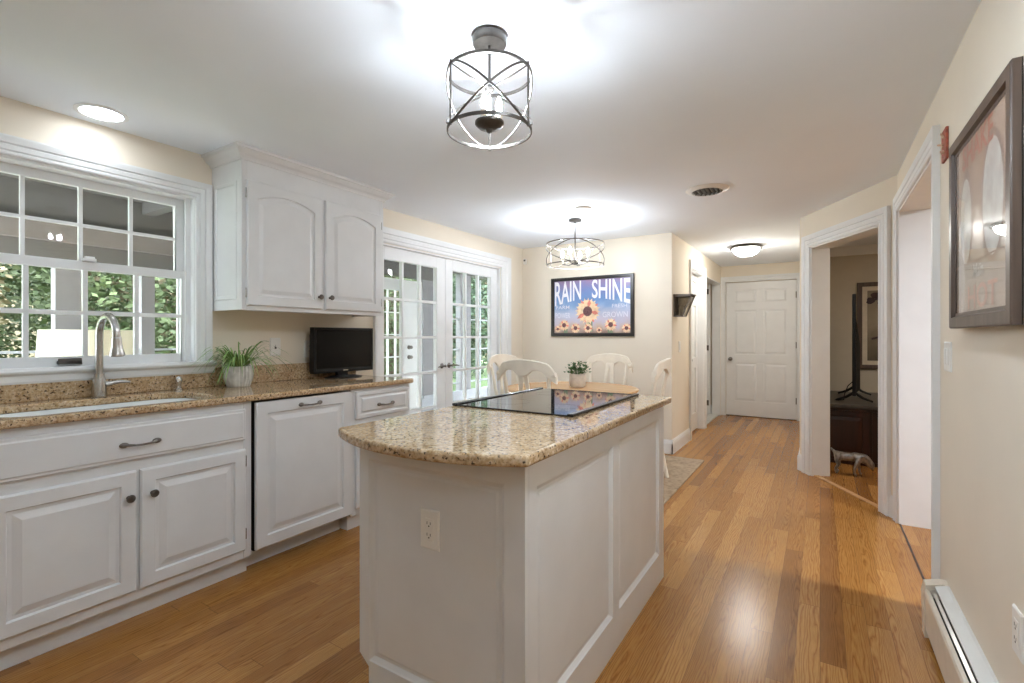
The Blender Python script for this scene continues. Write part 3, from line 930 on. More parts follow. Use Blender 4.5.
# spider plant
px, py = -2.955, 1.618
pl = thing('potted_plant', 'grassy spider plant in a ribbed whitewashed pot on the counter', 'plant', (px, py, CT1))
rings = []
for r, z in ((0.058, 0.0005), (0.062, 0.004), (0.076, 0.05), (0.080, 0.10), (0.078, 0.122), (0.070, 0.122), (0.066, 0.10)):
    rings.append([(px + (r + 0.0035 * math.cos(i * PI / 2 * 2)) * math.cos(2 * PI * i / 48), py + (r + (0.0035 if i % 2 else -0.001)) * math.sin(2 * PI * i / 48), CT1 + z) for i in range(48)])
MB().loops(rings).build('pot', M['pot'], pl, smooth=True)
MB().lathe([(0.0, CT1 + 0.112), (0.066, CT1 + 0.112), (0.0, CT1 + 0.116)], (px, py, 0), 16).build('soil', M['soil'], pl)
m = MB()
rnd = random.Random(3)
for k in range(130):
    a = rnd.uniform(0, 2 * PI)
    L = rnd.uniform(0.14, 0.33)
    if math.sin(a) < -0.4: L *= 0.78
    if math.cos(a) < 0: L *= 1 + 0.55 * math.cos(a)
    lift = rnd.uniform(0.07, 0.17)
    drop = rnd.uniform(0.0, 0.20)
    w = rnd.uniform(0.003, 0.006)
    d = Vector((math.cos(a), math.sin(a), 0)); sd_ = Vector((-d.y, d.x, 0))
    base = Vector((px, py, CT1 + 0.112)) + d * rnd.uniform(0.0, 0.045)
    ra, rb = [], []
    for i in range(8):
        q = i / 7
        p = base + d * (L * q ** 0.9) + Zv * (lift * math.sin(PI * min(1, q * 0.95) * 0.62) * 1.05 - drop * q * q)
        ww = w * (1 - q) ** 0.5 * (0.6 + 0.4 * min(1, q * 5)) + 0.0006
        p.z = max(p.z, CT1 + 0.006)
        p.x = max(p.x, XC0 + 0.026)
        ra.append(m.bm.verts.new(p + sd_ * ww + Zv * 0.001)); rb.append(m.bm.verts.new(p - sd_ * ww + Zv * 0.001))
    for i in range(7):
        m.bm.faces.new((ra[i], ra[i + 1], rb[i + 1], rb[i]))
m.build('foliage', M['spider'], pl, smooth='all', doubles=False)

# television on the counter
tv = thing('television', 'small black flat screen television on the granite counter', 'television', (-2.97, 2.40, CT1))
frt = frame_at((-2.955, 2.135, 0.958), Vector((-0.03, 1, 0)).normalized(), Zv, Vector((1, 0.03, 0)).normalized())
MB().panel(frt, 0.545, 0.325, 0.045, [(0, -0.004), (0.004, 0.0), (0.020, 0.0), (0.022, -0.003)]).build('casing', M['black'], tv, bevel=0.003)
MB().fbox(frt, (0.022, 0.034, -0.003), (0.523, 0.303, -0.0012)).build('screen', M['screen'], tv)
MB().fbox(frt, (0.25, 0.010, 0.0002), (0.295, 0.018, 0.001)).build('logo', M['steel'], tv)
MB().fbox(frt, (0.02, 0.004, -0.085), (0.52, 0.28, -0.045)).build('back_housing', M['black'], tv, bevel=0.012)
m = MB()
m.lathe([(0.0, CT1 + 0.0005), (0.15, CT1 + 0.0005), (0.15, CT1 + 0.006), (0.10, CT1 + 0.014), (0.0, CT1 + 0.016)], (-2.955, 2.385, 0), 28, sx=0.62, sy=1.0)
m.box((-2.995, 2.34, CT1 + 0.01), (-2.965, 2.43, 0.99))
m.build('stand', M['black'], tv, bevel=0.002)

# wall plates
def plate(name, label, cat, fr, u, v, w=0.075, h=0.12, kind='outlet', group=None):
    O, U, V, N = fr
    t = thing(name, label, cat, tuple(O + U * u + V * (v - h / 2)), group)
    MB().panel((O + U * (u - w / 2) + V * (v - h / 2) + N * 0.0005, U, V, N), w, h, 0.0, [(0, 0.003), (0.004, 0.006)]).build('plate', M['plate'], t)
    if kind == 'outlet':
        for q in (-0.0, ):
            MB().panel((O + U * (u - 0.0165) + V * (v - 0.034) + N * 0.0065, U, V, N), 0.033, 0.068, 0.0, [(0, 0.001), (0.002, 0.002)]).build('receptacle', M['plate'], t)
        s_ = MB()
        for dz in (-0.019, 0.016):
            s_.fbox(fr, (u - 0.008, v + dz, 0.0085), (u - 0.006, v + dz + 0.009, 0.0089))
            s_.fbox(fr, (u + 0.005, v + dz, 0.0085), (u + 0.007, v + dz + 0.008, 0.0089))
            s_.fbox(fr, (u - 0.0025, v + dz - 0.007, 0.0085), (u + 0.0025, v + dz - 0.003, 0.0089))
        s_.build('slots', M['slot'], t)
    elif kind == 'rocker':
        n = max(1, round(w / 0.055)) if w > 0.09 else 1
        for k in range(n):
            uc = u + (k - (n - 1) / 2) * 0.046
            MB().panel((O + U * (uc - 0.0165) + V * (v - 0.033) + N * 0.0065, U, V, N), 0.033, 0.066, 0.0, [(0, 0.001), (0.004, 0.004)]).build('rocker', M['plate'], t)
    elif kind == 'toggle':
        MB().fbox(fr, (u - 0.004, v - 0.002, 0.006), (u + 0.004, v + 0.014, 0.016)).build('toggle', M['plate'], t, bevel=0.002)
        MB().fbox(fr, (u - 0.006, v - 0.014, 0.006), (u + 0.006, v + 0.004, 0.0075)).build('toggle_slot', M['slot'], t)
    return t
plate('light_switch', 'white toggle switch plate on the wall right of the spider plant', 'switch', frL, 1.94, 1.150, kind='toggle')
plate('outlet', 'white wall plate half hidden behind the small television', 'outlet', frL, 2.20, 1.130, 0.085, 0.12)

# ------------------------------------------------------------------ upper cabinet
UY0, UY1, UZ0, UZ1, UXF = 1.535, 2.600, 1.372, 2.262, -2.775
XD2 = -2.757
c = thing('wall_cabinet', 'white wall cabinet with two arched doors above the television', 'cabinet', (-2.93, 2.07, UZ0))
m = MB()
m.box((XL + 0.001, UY0, UZ0), (UXF - 0.02, UY0 + 0.018, H - 0.002)).box((XL + 0.001, UY1 - 0.018, UZ0), (UXF - 0.02, UY1, H - 0.002))
m.box((XL + 0.001, UY0 + 0.018, UZ0 + 0.012), (UXF - 0.02, UY1 - 0.018, UZ0 + 0.03)).box((XL + 0.001, UY0 + 0.018, UZ0 + 0.03), (XL + 0.012, UY1 - 0.018, H - 0.002))
m.box((UXF - 0.02, UY0, UZ0), (UXF, UY0 + 0.03, H - 0.002)).box((UXF - 0.02, UY1 - 0.035, UZ0), (UXF, UY1, H - 0.002)).box((UXF - 0.02, 2.045, UZ0 + 0.035), (UXF, 2.09, 2.095))
m.box((UXF - 0.02, UY0 + 0.03, UZ0), (UXF, UY1 - 0.035, UZ0 + 0.035)).box((UXF - 0.02, UY0 + 0.03, 2.095), (UXF, UY1 - 0.035, H - 0.002))
m.build('body', M['white'], c, bevel=0.002)
# side panel on the window side
MB().panel(frame_at((XL + 0.01, UY0, UZ0 + 0.03), X, Zv, -Y), 0.30, 0.74, -0.0004, [(0, 0.001), (0.03, 0.001), (0.034, 0.006), (0.05, 0.007), (0.055, 0.002)]).build('side_panel', M['white'], c)
UR = [(0.0, -0.006), (0.006, 0.0), (0.058, 0.0, True), (0.062, -0.009, True), (0.072, -0.009, True), (0.094, -0.001, True)]
a1 = front(c, 'door', 1.560, 2.058, 1.397, 2.118, UR, XD2, arch=0.045)
cab_knob(a1, XD2, 2.030, 1.475)
hinge_bits(a1, UXF + 0.008, 1.556, (1.47, 2.04))
a2 = front(c, 'door', 2.082, 2.568, 1.397, 2.118, UR, XD2, arch=0.045)
cab_knob(a2, XD2, 2.112, 1.475)
hinge_bits(a2, UXF + 0.008, 2.573, (1.47, 2.04))
# crown moulding wrapping the cabinet
CP = [(0.0, 2.226), (0.008, 2.226), (0.010, 2.234), (0.018, 2.244), (0.034, 2.254), (0.046, 2.268), (0.050, 2.276), (0.060, 2.278), (0.060, H - 0.001), (0.0, H - 0.001)]
m = MB()
rg = []
rg.append([(XL + 0.001, UY0 - a, z) for a, z in CP])
rg.append([(UXF + a, UY0 - a, z) for a, z in CP])
rg.append([(UXF + a, UY1 + a, z) for a, z in CP])
rg.append([(XL + 0.001, UY1 + a, z) for a, z in CP])
m.loops(rg).build('crown', M['white'], c)

# ------------------------------------------------------------------ island
IX0, IX1, IY0, IY1 = -1.325, -0.672, 1.135, 2.515
IT = 0.883
isl = thing('kitchen_island', 'white panelled kitchen island in the middle of the floor', 'kitchen island', (-1.0, 1.82, 0))
m = MB()
m.box((IX0 + 0.02, IY0 + 0.02, 0.115), (IX1 - 0.02, IY1, IT - 0.001))
m.box((IX0 + 0.075, IY0 + 0.02, 0.0005), (IX1 - 0.02, IY1, 0.115))
m.build('body', M['white'], isl, bevel=0.002)
# front end panel (faces the viewer), cut back over the toe kick
pts = [(IX0 + 0.045, 0.0005), (IX1, 0.0005), (IX1, IT - 0.001), (IX0, IT - 0.001), (IX0, 0.15), (IX0 + 0.045, 0.115)]
def recessed_side(fr, outer, holes, T=0.02, rec=0.012, bev=0.016):
    """flat side with sunk fields, edges of each field bevelled"""
    O, U, V, N = fr
    m = MB()
    bm = m.bm
    ed = []
    ro = [bm.verts.new(O + U * u + V * v) for u, v in outer]
    for i in range(len(ro)):
        ed.append(bm.edges.new((ro[i], ro[(i + 1) % len(ro)])))
    hs = []
    for (u0, v0, u1, v1) in holes:
        h = [bm.verts.new(O + U * u + V * v) for u, v in ((u0, v0), (u1, v0), (u1, v1), (u0, v1))]
        hs.append(h)
        for i in range(4):
            ed.append(bm.edges.new((h[i], h[(i + 1) % 4])))
    bmesh.ops.triangle_fill(bm, use_beauty=True, edges=ed)
    for h, (u0, v0, u1, v1) in zip(hs, holes):
        prev = h
        for k, (ins, dep) in enumerate(((0.004, -0.004), (bev, -rec), (bev + 0.010, -rec), (bev + 0.018, -rec + 0.003))):
            cur = [bm.verts.new(O + U * u + V * v + N * dep) for u, v in ((u0 + ins, v0 + ins), (u1 - ins, v0 + ins), (u1 - ins, v1 - ins), (u0 + ins, v1 - ins))]
            for i in range(4):
                bm.faces.new((prev[i], prev[(i + 1) % 4], cur[(i + 1) % 4], cur[i]))
            prev = cur
        bm.faces.new(prev)
    bk = [bm.verts.new(O + U * u + V * v - N * T) for u, v in outer]
    for i in range(len(ro)):
        j = (i + 1) % len(ro)
        bm.faces.new((ro[i], bk[i], bk[j], ro[j]))
    bm.faces.new(bk)
    return m
recessed_side(frame_at((0, IY0, 0), X, Zv, -Y), pts, [(-1.280, 0.135, -0.738, 0.812)]).build('end_panel', M['white'], isl)
ys = [(IY0 + 0.021, 0.0005), (IY1, 0.0005), (IY1, IT - 0.001), (IY0 + 0.021, IT - 0.001)]
recessed_side(frame_at((IX1, 0, 0), Y, Zv, X), ys, [(1.200, 0.142, 1.797, 0.800), (1.866, 0.142, 2.435, 0.812)]).build('side_panel', M['white'], isl)
# doors on the sink side
frI = frame_at((IX0 + 0.0, 0, 0), Y, Zv, -X)
for y0, y1 in ((1.17, 1.60), (1.62, 2.05), (2.07, 2.49)):
    q = MB().panel(frame_at((IX0 + 0.019, y1, 0.14), -Y, Zv, -X), y1 - y0, 0.72, 0.0, [(0, 0.01), (0.004, 0.018)] + [(i, h_ + 0.018) for i, h_, *_ in RAISED[2:]]).build('door', M['white'], isl)
    h = MB().lathe([(0.0, 0), (0.009, 0.0), (0.006, -0.014), (0.017, -0.025), (0.0, -0.033)], (IX0 - 0.0005, y1 - 0.035, 0.78), 14, 'X')
    h.build('knob', M['pewter'], q, smooth=True)
plate('outlet', 'white duplex outlet on the near end of the island', 'outlet', frame_at((0, IY0 + 0.009, 0), X, Zv, -Y), -1.015, 0.628, 0.075, 0.122)
# the island's bowed granite top
IC1 = 0.915
def island_outline():
    x0, x1, yb = -1.372, -0.634, 2.545
    pts = []
    for k in range(25):
        q = -1 + 2 * k / 24
        x = (x0 + x1) / 2 + q * (x1 - x0) / 2
        y = 0.985 + 0.098 * abs(q) ** 2.2
        pts.append((x, y))
    pts += [(x1, yb - 0.02), (x1 - 0.02, yb), (x0 + 0.02, yb), (x0, yb - 0.02)]
    return pts
it = MB().prism(island_outline(), IT, IC1).build('island_countertop', M['granite'], bevel=0.009, bseg=3)
tag(it, 'bow fronted gold granite top on the kitchen island', 'countertop')
# cooktop
CK = (-1.366, -0.790, 1.685, 2.475)
ck = thing('cooktop', 'black glass cooktop set in the island granite', 'cooktop', (-1.07, 2.08, IC1))
MB().panel(frame_at((CK[0], CK[2], IC1 + 0.0008), X, Y, Zv), CK[1] - CK[0], CK[3] - CK[2], 0.0, [(0, 0.004), (0.002, 0.006), (0.006, 0.006)]).build('glass_plate', M['ceran'], ck)
MB().box((CK[1] - 0.022, CK[2] - 0.003, IC1 + 0.0006), (CK[1] + 0.003, CK[3] + 0.003, IC1 + 0.012)).build('side_trim', M['hob_trim'], ck, bevel=0.003)
MB().box((CK[0] - 0.003, CK[2] - 0.003, IC1 + 0.0006), (CK[0] + 0.022, CK[3] + 0.003, IC1 + 0.012)).build('side_trim', M['hob_trim'], ck, bevel=0.003)
ringmat = plain('grey_burner_print', (70, 70, 72), 0.3)
for cx_, cy_, r_ in ((-1.20, 1.90, 0.09), (-0.93, 1.88, 0.07), (-1.20, 2.27, 0.07), (-0.93, 2.28, 0.10)):
    MB().tube([(cx_ + r_ * math.cos(2 * PI * k / 40), cy_ + r_ * math.sin(2 * PI * k / 40), IC1 + 0.0066) for k in range(40)], 0.0005, 4, True).build('burner_ring', ringmat, ck)

# ------------------------------------------------------------------ dining table, chairs, rug
rg_ = MB().prism(rrect(-2.85, -0.955, 3.0, 5.05, 0.01, 2), 0.0006, 0.010).build('rug', M['rug'])
tag(rg_, 'beige woven rug under the dining table', 'rug')
RUGZ = 0.0135
TX, TY = -1.935, 4.10
dt = thing('dining_table', 'round honey wood dining table with white pedestal on the rug', 'table', (TX, TY, RUGZ))
MB().lathe([(0.0, 0.722), (0.58, 0.722), (0.60, 0.730), (0.605, 0.740), (0.60, 0.750), (0.0, 0.750)], (TX, TY, 0), 64).build('tabletop', M['tablewood'], dt, smooth=True)
MB().lathe([(0.0, 0.70), (0.18, 0.70), (0.18, 0.7215), (0.0, 0.7215)], (TX, TY, 0), 32).build('top_support', M['chair'], dt)
MB().lathe([(0.0, 0.12), (0.05, 0.12), (0.075, 0.18), (0.055, 0.26), (0.045, 0.36), (0.075, 0.46), (0.08, 0.54), (0.05, 0.64), (0.06, 0.70), (0.0, 0.7)], (TX, TY, 0), 24).build('pedestal', M['chair'], dt, smooth=True)
for k in range(4):
    a = PI / 4 + k * PI / 2
    d = Vector((math.cos(a), math.sin(a), 0))
    B = Vector((TX, TY, 0))
    MB().tube([B + d * 0.02 + Zv * 0.20, B + d * 0.15 + Zv * 0.17, B + d * 0.28 + Zv * 0.09, B + d * 0.37 + Zv * 0.040], [0.038, 0.036, 0.032, 0.028], 10).build('foot', M['chair'], dt, smooth=True)

def make_chair(label):
    """sitter faces +y, back at -y"""
    t = thing('dining_chair', label, 'chair', (0, 0, 0), 'cream dining chairs round the table')
    seat = [(-0.17, -0.20), (0.17, -0.20), (0.215, 0.05), (0.205, 0.18), (0.15, 0.215), (-0.15, 0.215), (-0.205, 0.18), (-0.215, 0.05)]
    MB().prism(seat, 0.425, 0.455).build('seat', M['tablewood'], t, bevel=0.012, bseg=3)
    ap = [(x * 0.92, y * 0.92) for x, y in seat]
    MB().prism(ap, 0.37, 0.4245).build('seat_apron', M['chair'], t)
    for sg in (-1, 1):
        MB().tube([(sg * 0.165, 0.165, 0.37), (sg * 0.168, 0.168, 0.30), (sg * 0.172, 0.174, 0.12), (sg * 0.175, 0.178, 0.0)], [0.022, 0.024, 0.018, 0.014], 10).build('leg', M['chair'], t, smooth=True)
        MB().tube([(sg * 0.175, -0.275, 0.0), (sg * 0.165, -0.235, 0.2), (sg * 0.160, -0.205, 0.42), (sg * 0.170, -0.205, 0.55), (sg * 0.190, -0.235, 0.75), (sg * 0.198, -0.270, 0.93)], [0.016, 0.018, 0.02, 0.018, 0.015, 0.014], 10).build('back_post', M['chair'], t, smooth=True)
    # crest rail: wide yoke, scooped underneath, rolled ends
    m = MB()
    rings = []
    N = 28
    for k in range(N + 1):
        q = -1 + 2 * k / N
        x = 0.262 * q
        zt = 1.028 - 0.050 * q * q - 0.075 * max(0, abs(q) - 0.72) ** 2 / 0.0784
        zb = 0.900 + 0.044 * (1 - math.exp(-(abs(q) / 0.26) ** 4)) * (1 - max(0, abs(q) - 0.55) / 0.45) - 0.055 * max(0, abs(q) - 0.55) / 0.45
        zb = min(zb, zt - 0.012)
        y = -0.285 - 0.035 * (1 - q * q) + 0.03 * q * q
        th = 0.013
        if abs(q) > 0.93:
            th = 0.016
        rings.append([(x, y - th, zb + 0.004), (x, y - th, zt - 0.006), (x, y - th * 0.4, zt), (x, y + th * 0.4, zt), (x, y + th, zt - 0.006), (x, y + th, zb + 0.004), (x, y + th * 0.4, zb), (x, y - th * 0.4, zb)])
    m.loops(rings)
    m.build('crest_rail', M['chair'], t, smooth=True)
    for sg in (-1, 1):
        MB().tube([(sg * 0.225, -0.262, 0.905), (sg * 0.258, -0.262, 0.915)], 0.022, 12).build('scroll_end', M['chair'], t, smooth=True)
    # splat: a narrow neck opening into an A
    for sg in (-1, 1):
        m = MB()
        cl = [(0.020, -0.312, 0.93), (0.022, -0.30, 0.88), (0.036, -0.275, 0.76), (0.058, -0.24, 0.60), (0.074, -0.205, 0.452)]
        wd = [0.024, 0.020, 0.015, 0.016, 0.022]
        rings = []
        for (x, y, z), w in zip(cl, wd):
            rings.append([(sg * (x - w), y - 0.007, z), (sg * (x + w), y - 0.007, z), (sg * (x + w), y + 0.007, z), (sg * (x - w), y + 0.007, z)])
        m.loops(rings).build('splat', M['chair'], t, bevel=0.003)
    return t
ch0 = make_chair('cream dining chair on the near side of the table, its back towards the island')
spots = [(-1.945, 3.55, 0.02, None),
         (-2.42, 4.10, -PI / 2 - 0.10, 'cream dining chair in front of the french doors, left of the table'),
         (-1.855, 4.535, PI - 0.03, 'cream dining chair on the far side of the table under the poster'),
         (-1.37, 4.06, PI / 2 + 0.06, 'cream dining chair at the right of the table nearest the hallway')]
for x, y, a, lab in spots:
    o = ch0 if lab is None else copy_tree(ch0)
    o.location = (x, y, RUGZ)
    o.rotation_euler = (0, 0, a)
    if lab: o['label'] = lab
# little plant on the table
qx, qy = -1.905, 4.17
pp = thing('potted_plant', 'small bushy green plant in a stone pot on the dining table', 'plant', (qx, qy, 0.7504))
MB().lathe([(0.0, 0.7506), (0.062, 0.7506), (0.072, 0.765), (0.076, 0.80), (0.076, 0.85), (0.073, 0.872), (0.066, 0.872), (0.064, 0.84), (0.0, 0.84)], (qx, qy, 0), 28).build('pot', M['potband'], pp, smooth=True)
MB().lathe([(0.0, 0.8405), (0.063, 0.8405), (0.0, 0.853)], (qx, qy, 0), 16).build('soil', M['soil'], pp)
m = MB()
rnd = random.Random(11)
for k in range(230):
    a = rnd.uniform(0, 2 * PI); el = rnd.uniform(0.1, 1.4); rr = rnd.uniform(0.03, 0.105)
    p = Vector((qx + rr * math.cos(a) * math.cos(el) * 1.05, qy + rr * math.sin(a) * math.cos(el) * 1.05, 0.872 + rr * 1.15 * math.sin(el)))
    d = Vector((math.cos(a), math.sin(a), rnd.uniform(-0.3, 0.8))).normalized()
    s_ = d.cross(Vector((rnd.uniform(-1, 1), rnd.uniform(-1, 1), rnd.uniform(0.2, 1)))).normalized()
    L = rnd.uniform(0.022, 0.034); w = L * 0.34
    n_ = d.cross(s_)
    vs = [m.bm.verts.new(q) for q in (p, p + d * L * 0.4 + s_ * w + n_ * 0.003, p + d * L, p + d * L * 0.4 - s_ * w + n_ * 0.003)]
    m.bm.faces.new((vs[0], vs[1], vs[2])); m.bm.faces.new((vs[0], vs[2], vs[3]))
for k in range(14):
    a = rnd.uniform(0, 2 * PI); rr = rnd.uniform(0.02, 0.06)
    m.tube([(qx + 0.01 * math.cos(a), qy + 0.01 * math.sin(a), 0.845), (qx + rr * math.cos(a), qy + rr * math.sin(a), 0.93)], 0.0018, 4)
m.build('foliage', M['smallleaf'], pp, doubles=False)

# ------------------------------------------------------------------ sunflower poster
PX0, PX1, PZ0, PZ1 = -2.695, -1.695, 1.218, 1.899
po = thing('framed_poster', 'black framed sunflower poster with tall white words on the dining wall', 'poster', (-2.195, YF, PZ0))
def pic_frame(parent, fr, W, HH, bw, depth, mat, lip=0.006):
    O, U, V, N = fr
    m = MB()
    prof = [(0.0, 0.001), (0.0, depth - 0.004), (0.004, depth), (bw * 0.7, depth), (bw * 0.8, depth - lip), (bw, depth - lip), (bw, 0.001)]
    P = lambda u, v, n: O + U * u + V * v + N * n
    rings = []
    for cu_, cv_, su, sv in ((0, 0, 1, 1), (W, 0, -1, 1), (W, HH, -1, -1), (0, HH, 1, -1)):
        rings.append([P(cu_ + su * o, cv_ + sv * o, p) for o, p in prof])
    rings.append(rings[0])
    m.loops(rings, False, False)
    return m.build('frame', mat, parent)
frP = frame_at((PX0, YF, PZ0), X, Zv, -Y)
PW, PH = PX1 - PX0, PZ1 - PZ0
pic_frame(po, frP, PW, PH, 0.038, 0.028, M['blackframe'])
artmat = painted_art('sunflower_poster_art', [(0.0, (164, 136, 126)), (0.10, (206, 182, 168)), (0.20, (200, 190, 206)), (0.38, (190, 196, 218)), (0.52, (140, 168, 208)), (0.64, (112, 146, 196)), (0.82, (122, 134, 184)), (1.0, (150, 128, 164))], 5.0)
sheet = MB().fbox(frP, (0.036, 0.036, 0.002), (PW - 0.036, PH - 0.036, 0.010)).build('print', artmat, po)
fa_ = (frP[0] + frP[3] * 0.0105, frP[1], frP[2], frP[3])
wht = plain('white_print', (236, 234, 240), 0.4, noise=0.02)
def word(body, u, v, W, HH, mat, warp=None, off=0.004, nm='lettering'):
    """body stretched into a W x HH box centred on u, bottom at v"""
    vs, fs = text_mesh(body, 0.2, off)
    xs = [p[0] for p in vs]; ys_ = [p[1] for p in vs]
    m = MB()
    out = []
    for x, y, z in vs:
        a = u + ((x - min(xs)) / (max(xs) - min(xs)) - 0.5) * W
        b = v + (y - min(ys_)) / (max(ys_) - min(ys_)) * HH
        if warp: a, b = warp(a, b)
        out.append(m.bm.verts.new(fa_[0] + fa_[1] * a + fa_[2] * b + fa_[3] * 0.0008))
    for f in fs:
        try: m.bm.faces.new([out[i] for i in f])
        except ValueError: pass
    return m.build(nm, mat, sheet)
def archw(a, b):
    q = (a - PW / 2) / (PW / 2)
    t_ = (b - 0.435) / 0.20
    return a, b - (0.095 * abs(q) ** 1.7) * max(0.0, 1.0 - 0.95 * max(0, t_))
word('RAIN', 0.212, 0.432, 0.335, 0.208, wht, archw, 0.003)
word('SHINE', 0.735, 0.432, 0.445, 0.208, wht, archw, 0.003)
pale = plain('pale_print', (218, 218, 230), 0.5)
word('FARM', 0.148, 0.318, 0.17, 0.040, pale, None, 0.001)
word('POWER', 0.148, 0.212, 0.19, 0.062, pale, None, 0.002)
word('FRESH', 0.836, 0.318, 0.17, 0.040, pale, None, 0.001)
word('GROWN', 0.785, 0.212, 0.29, 0.062, pale, None, 0.002)
petal = plain('peach_petal_print', (238, 206, 168), 0.5, noise=0.08, scale=30)
petal2 = plain('coral_petal_print', (222, 132, 116), 0.5, noise=0.12, scale=30)
disc = plain('brown_seed_print', (112, 76, 78), 0.6, noise=0.2, scale=60)
stemm = plain('stem_green_print', (128, 146, 118), 0.6)
def flower(u, v, r, n=16, lift=0.001):
    g = MB(); g2 = MB()
    for k in range(n * 2):
        a = 2 * PI * k / (n * 2) + 0.1
        rr = r * (1.0 if k % 2 else 0.86)
        tgt = g2 if k % 5 == 3 else g
        w = 0.26 * r
        zl = lift + 0.0002 * (k % 3)
        P = lambda x, y: fa_[0] + fa_[1] * (u + x) + fa_[2] * (v + y) + fa_[3] * zl
        ca, sa = math.cos(a), math.sin(a)
        pts_ = [(0.2 * r, 0), (0.6 * r, w * 0.6), (rr, 0), (0.6 * r, -w * 0.6)]
        tgt.bm.faces.new([tgt.bm.verts.new(P(x * ca - y * sa, x * sa + y * ca)) for x, y in pts_])
    g.build('flower', petal, sheet); g2.build('flower', petal2, sheet)
    c_ = MB()
    c_.bm.faces.new([c_.bm.verts.new(fa_[0] + fa_[1] * (u + 0.36 * r * math.cos(t)) + fa_[2] * (v + 0.36 * r * math.sin(t)) + fa_[3] * (lift + 0.001)) for t in [2 * PI * i / 20 for i in range(20)]])
    c_.build('flower_centre', disc, sheet)
for u0, v0, u1, v1 in ((0.46, 0.25, 0.50, 0.05), (0.18, 0.12, 0.19, 0.04), (0.74, 0.12, 0.72, 0.04)):
    MB().fbox(fa_, (min(u0, u1) - 0.02, v1, 0.0002), (max(u0, u1) + 0.02, v0, 0.0006)).build('stem', stemm, sheet)
flower(0.46, 0.285, 0.155, 20, 0.0016)
for u, v, r in ((0.165, 0.13, 0.072), (0.31, 0.095, 0.066), (0.465, 0.095, 0.062), (0.735, 0.13, 0.078), (0.915, 0.09, 0.058), (0.082, 0.085, 0.045), (0.60, 0.07, 0.04)):
    flower(u, v, r, 12)

# little sensor high in the corner
sn = thing('motion_sensor', 'small white sensor box high in the dining corner', 'sensor', (-3.055, YF - 0.02, 2.10))
MB().box((-3.080, YF - 0.028, 2.098), (-3.035, YF - 0.0005, 2.165)).build('housing', M['plate'], sn, bevel=0.005)
MB().box((-3.070, YF - 0.031, 2.135), (-3.045, YF - 0.0285, 2.155)).build('lens', M['fixture'], sn)

# hallway wall pocket lantern and switch
sc = thing('wall_sconce', 'dark bronze tapered wall lantern with glass sides at the hallway corner', 'sconce', (XH, 5.37, 1.42))
y0, y1, zb, zt = 5.245, 5.405, 1.425, 1.648
P0, P1 = 0.095, 0.185
def lantern_side(y, th):
    m = MB()
    def bar(a, b, w=0.013):
        (xa, za), (xb, zb_) = a, b
        d = Vector((xb - xa, 0, zb_ - za)).normalized(); n_ = Vector((-d.z, 0, d.x)) * w / 2
        A_, B_ = Vector((XH + xa, y, za)), Vector((XH + xb, y, zb_))
        m.loops([[A_ + n_, A_ - n_, A_ - n_ + Y * th, A_ + n_ + Y * th], [B_ + n_, B_ - n_, B_ - n_ + Y * th, B_ + n_ + Y * th]])
    bar((0.008, zb), (0.008, zt)); bar((P0 - 0.006, zb), (P1 - 0.006, zt - 0.01)); bar((0.0, zb + 0.007), (P0, zb + 0.007), 0.014); bar((0.0, zt - 0.008), (P1, zt - 0.008), 0.016)
    m.build('side_frame', M['bronze'], sc)
    MB().loops([[(XH + 0.01, y + th / 2, zb + 0.01), (XH + P0 - 0.01, y + th / 2, zb + 0.01), (XH + P1 - 0.012, y + th / 2, zt - 0.015), (XH + 0.01, y + th / 2, zt - 0.015)], [(XH + 0.01, y + th / 2 + 0.001, zb + 0.01), (XH + P0 - 0.01, y + th / 2 + 0.001, zb + 0.01), (XH + P1 - 0.012, y + th / 2 + 0.001, zt - 0.015), (XH + 0.01, y + th / 2 + 0.001, zt - 0.015)]]).build('glass_side', M['smoky'], sc)
lantern_side(y0, 0.008); lantern_side(y1 - 0.008, 0.008)
MB().box((XH + 0.0008, y0 + 0.009, zb), (XH + 0.008, y1 - 0.009, zt)).build('back_plate', M['bronze'], sc)
MB().box((XH + 0.0008, y0 + 0.009, zb), (XH + P0, y1 - 0.009, zb + 0.010)).build('base_plate', M['bronze'], sc)
MB().loops([[(XH + 0.0008, y0 - 0.008, zt), (XH + P1 + 0.012, y0 - 0.008, zt - 0.004), (XH + P1 + 0.012, y0 - 0.008, zt + 0.006), (XH + 0.0008, y0 - 0.008, zt + 0.012)], [(XH + 0.0008, y1 + 0.008, zt), (XH + P1 + 0.012, y1 + 0.008, zt - 0.004), (XH + P1 + 0.012, y1 + 0.008, zt + 0.006), (XH + 0.0008, y1 + 0.008, zt + 0.012)]]).build('cap', M['bronze'], sc)
MB().loops([[(XH + P0 - 0.012, y0 + 0.009, zb), (XH + P0, y0 + 0.009, zb), (XH + P1, y0 + 0.009, zt - 0.003), (XH + P1 - 0.012, y0 + 0.009, zt - 0.003)], [(XH + P0 - 0.012, y0 + 0.020, zb), (XH + P0, y0 + 0.020, zb), (XH + P1, y0 + 0.020, zt - 0.003), (XH + P1 - 0.012, y0 + 0.020, zt - 0.003)]]).build('front_bar', M['bronze'], sc)
for k, dx_ in enumerate((0.045, 0.078)):
    MB().lathe([(0.0, zb + 0.0105), (0.009, zb + 0.0105), (0.009, zb + 0.10), (0.0, zb + 0.105)], (XH + dx_, y0 + 0.06 + 0.03 * k, 0), 12).build('candle_sleeve', M['sleeve'], sc, smooth=True)
plate('light_switch', 'white rocker switch on the hallway left wall below the sconce', 'switch', frHL, 5.50, 1.105, kind='rocker')

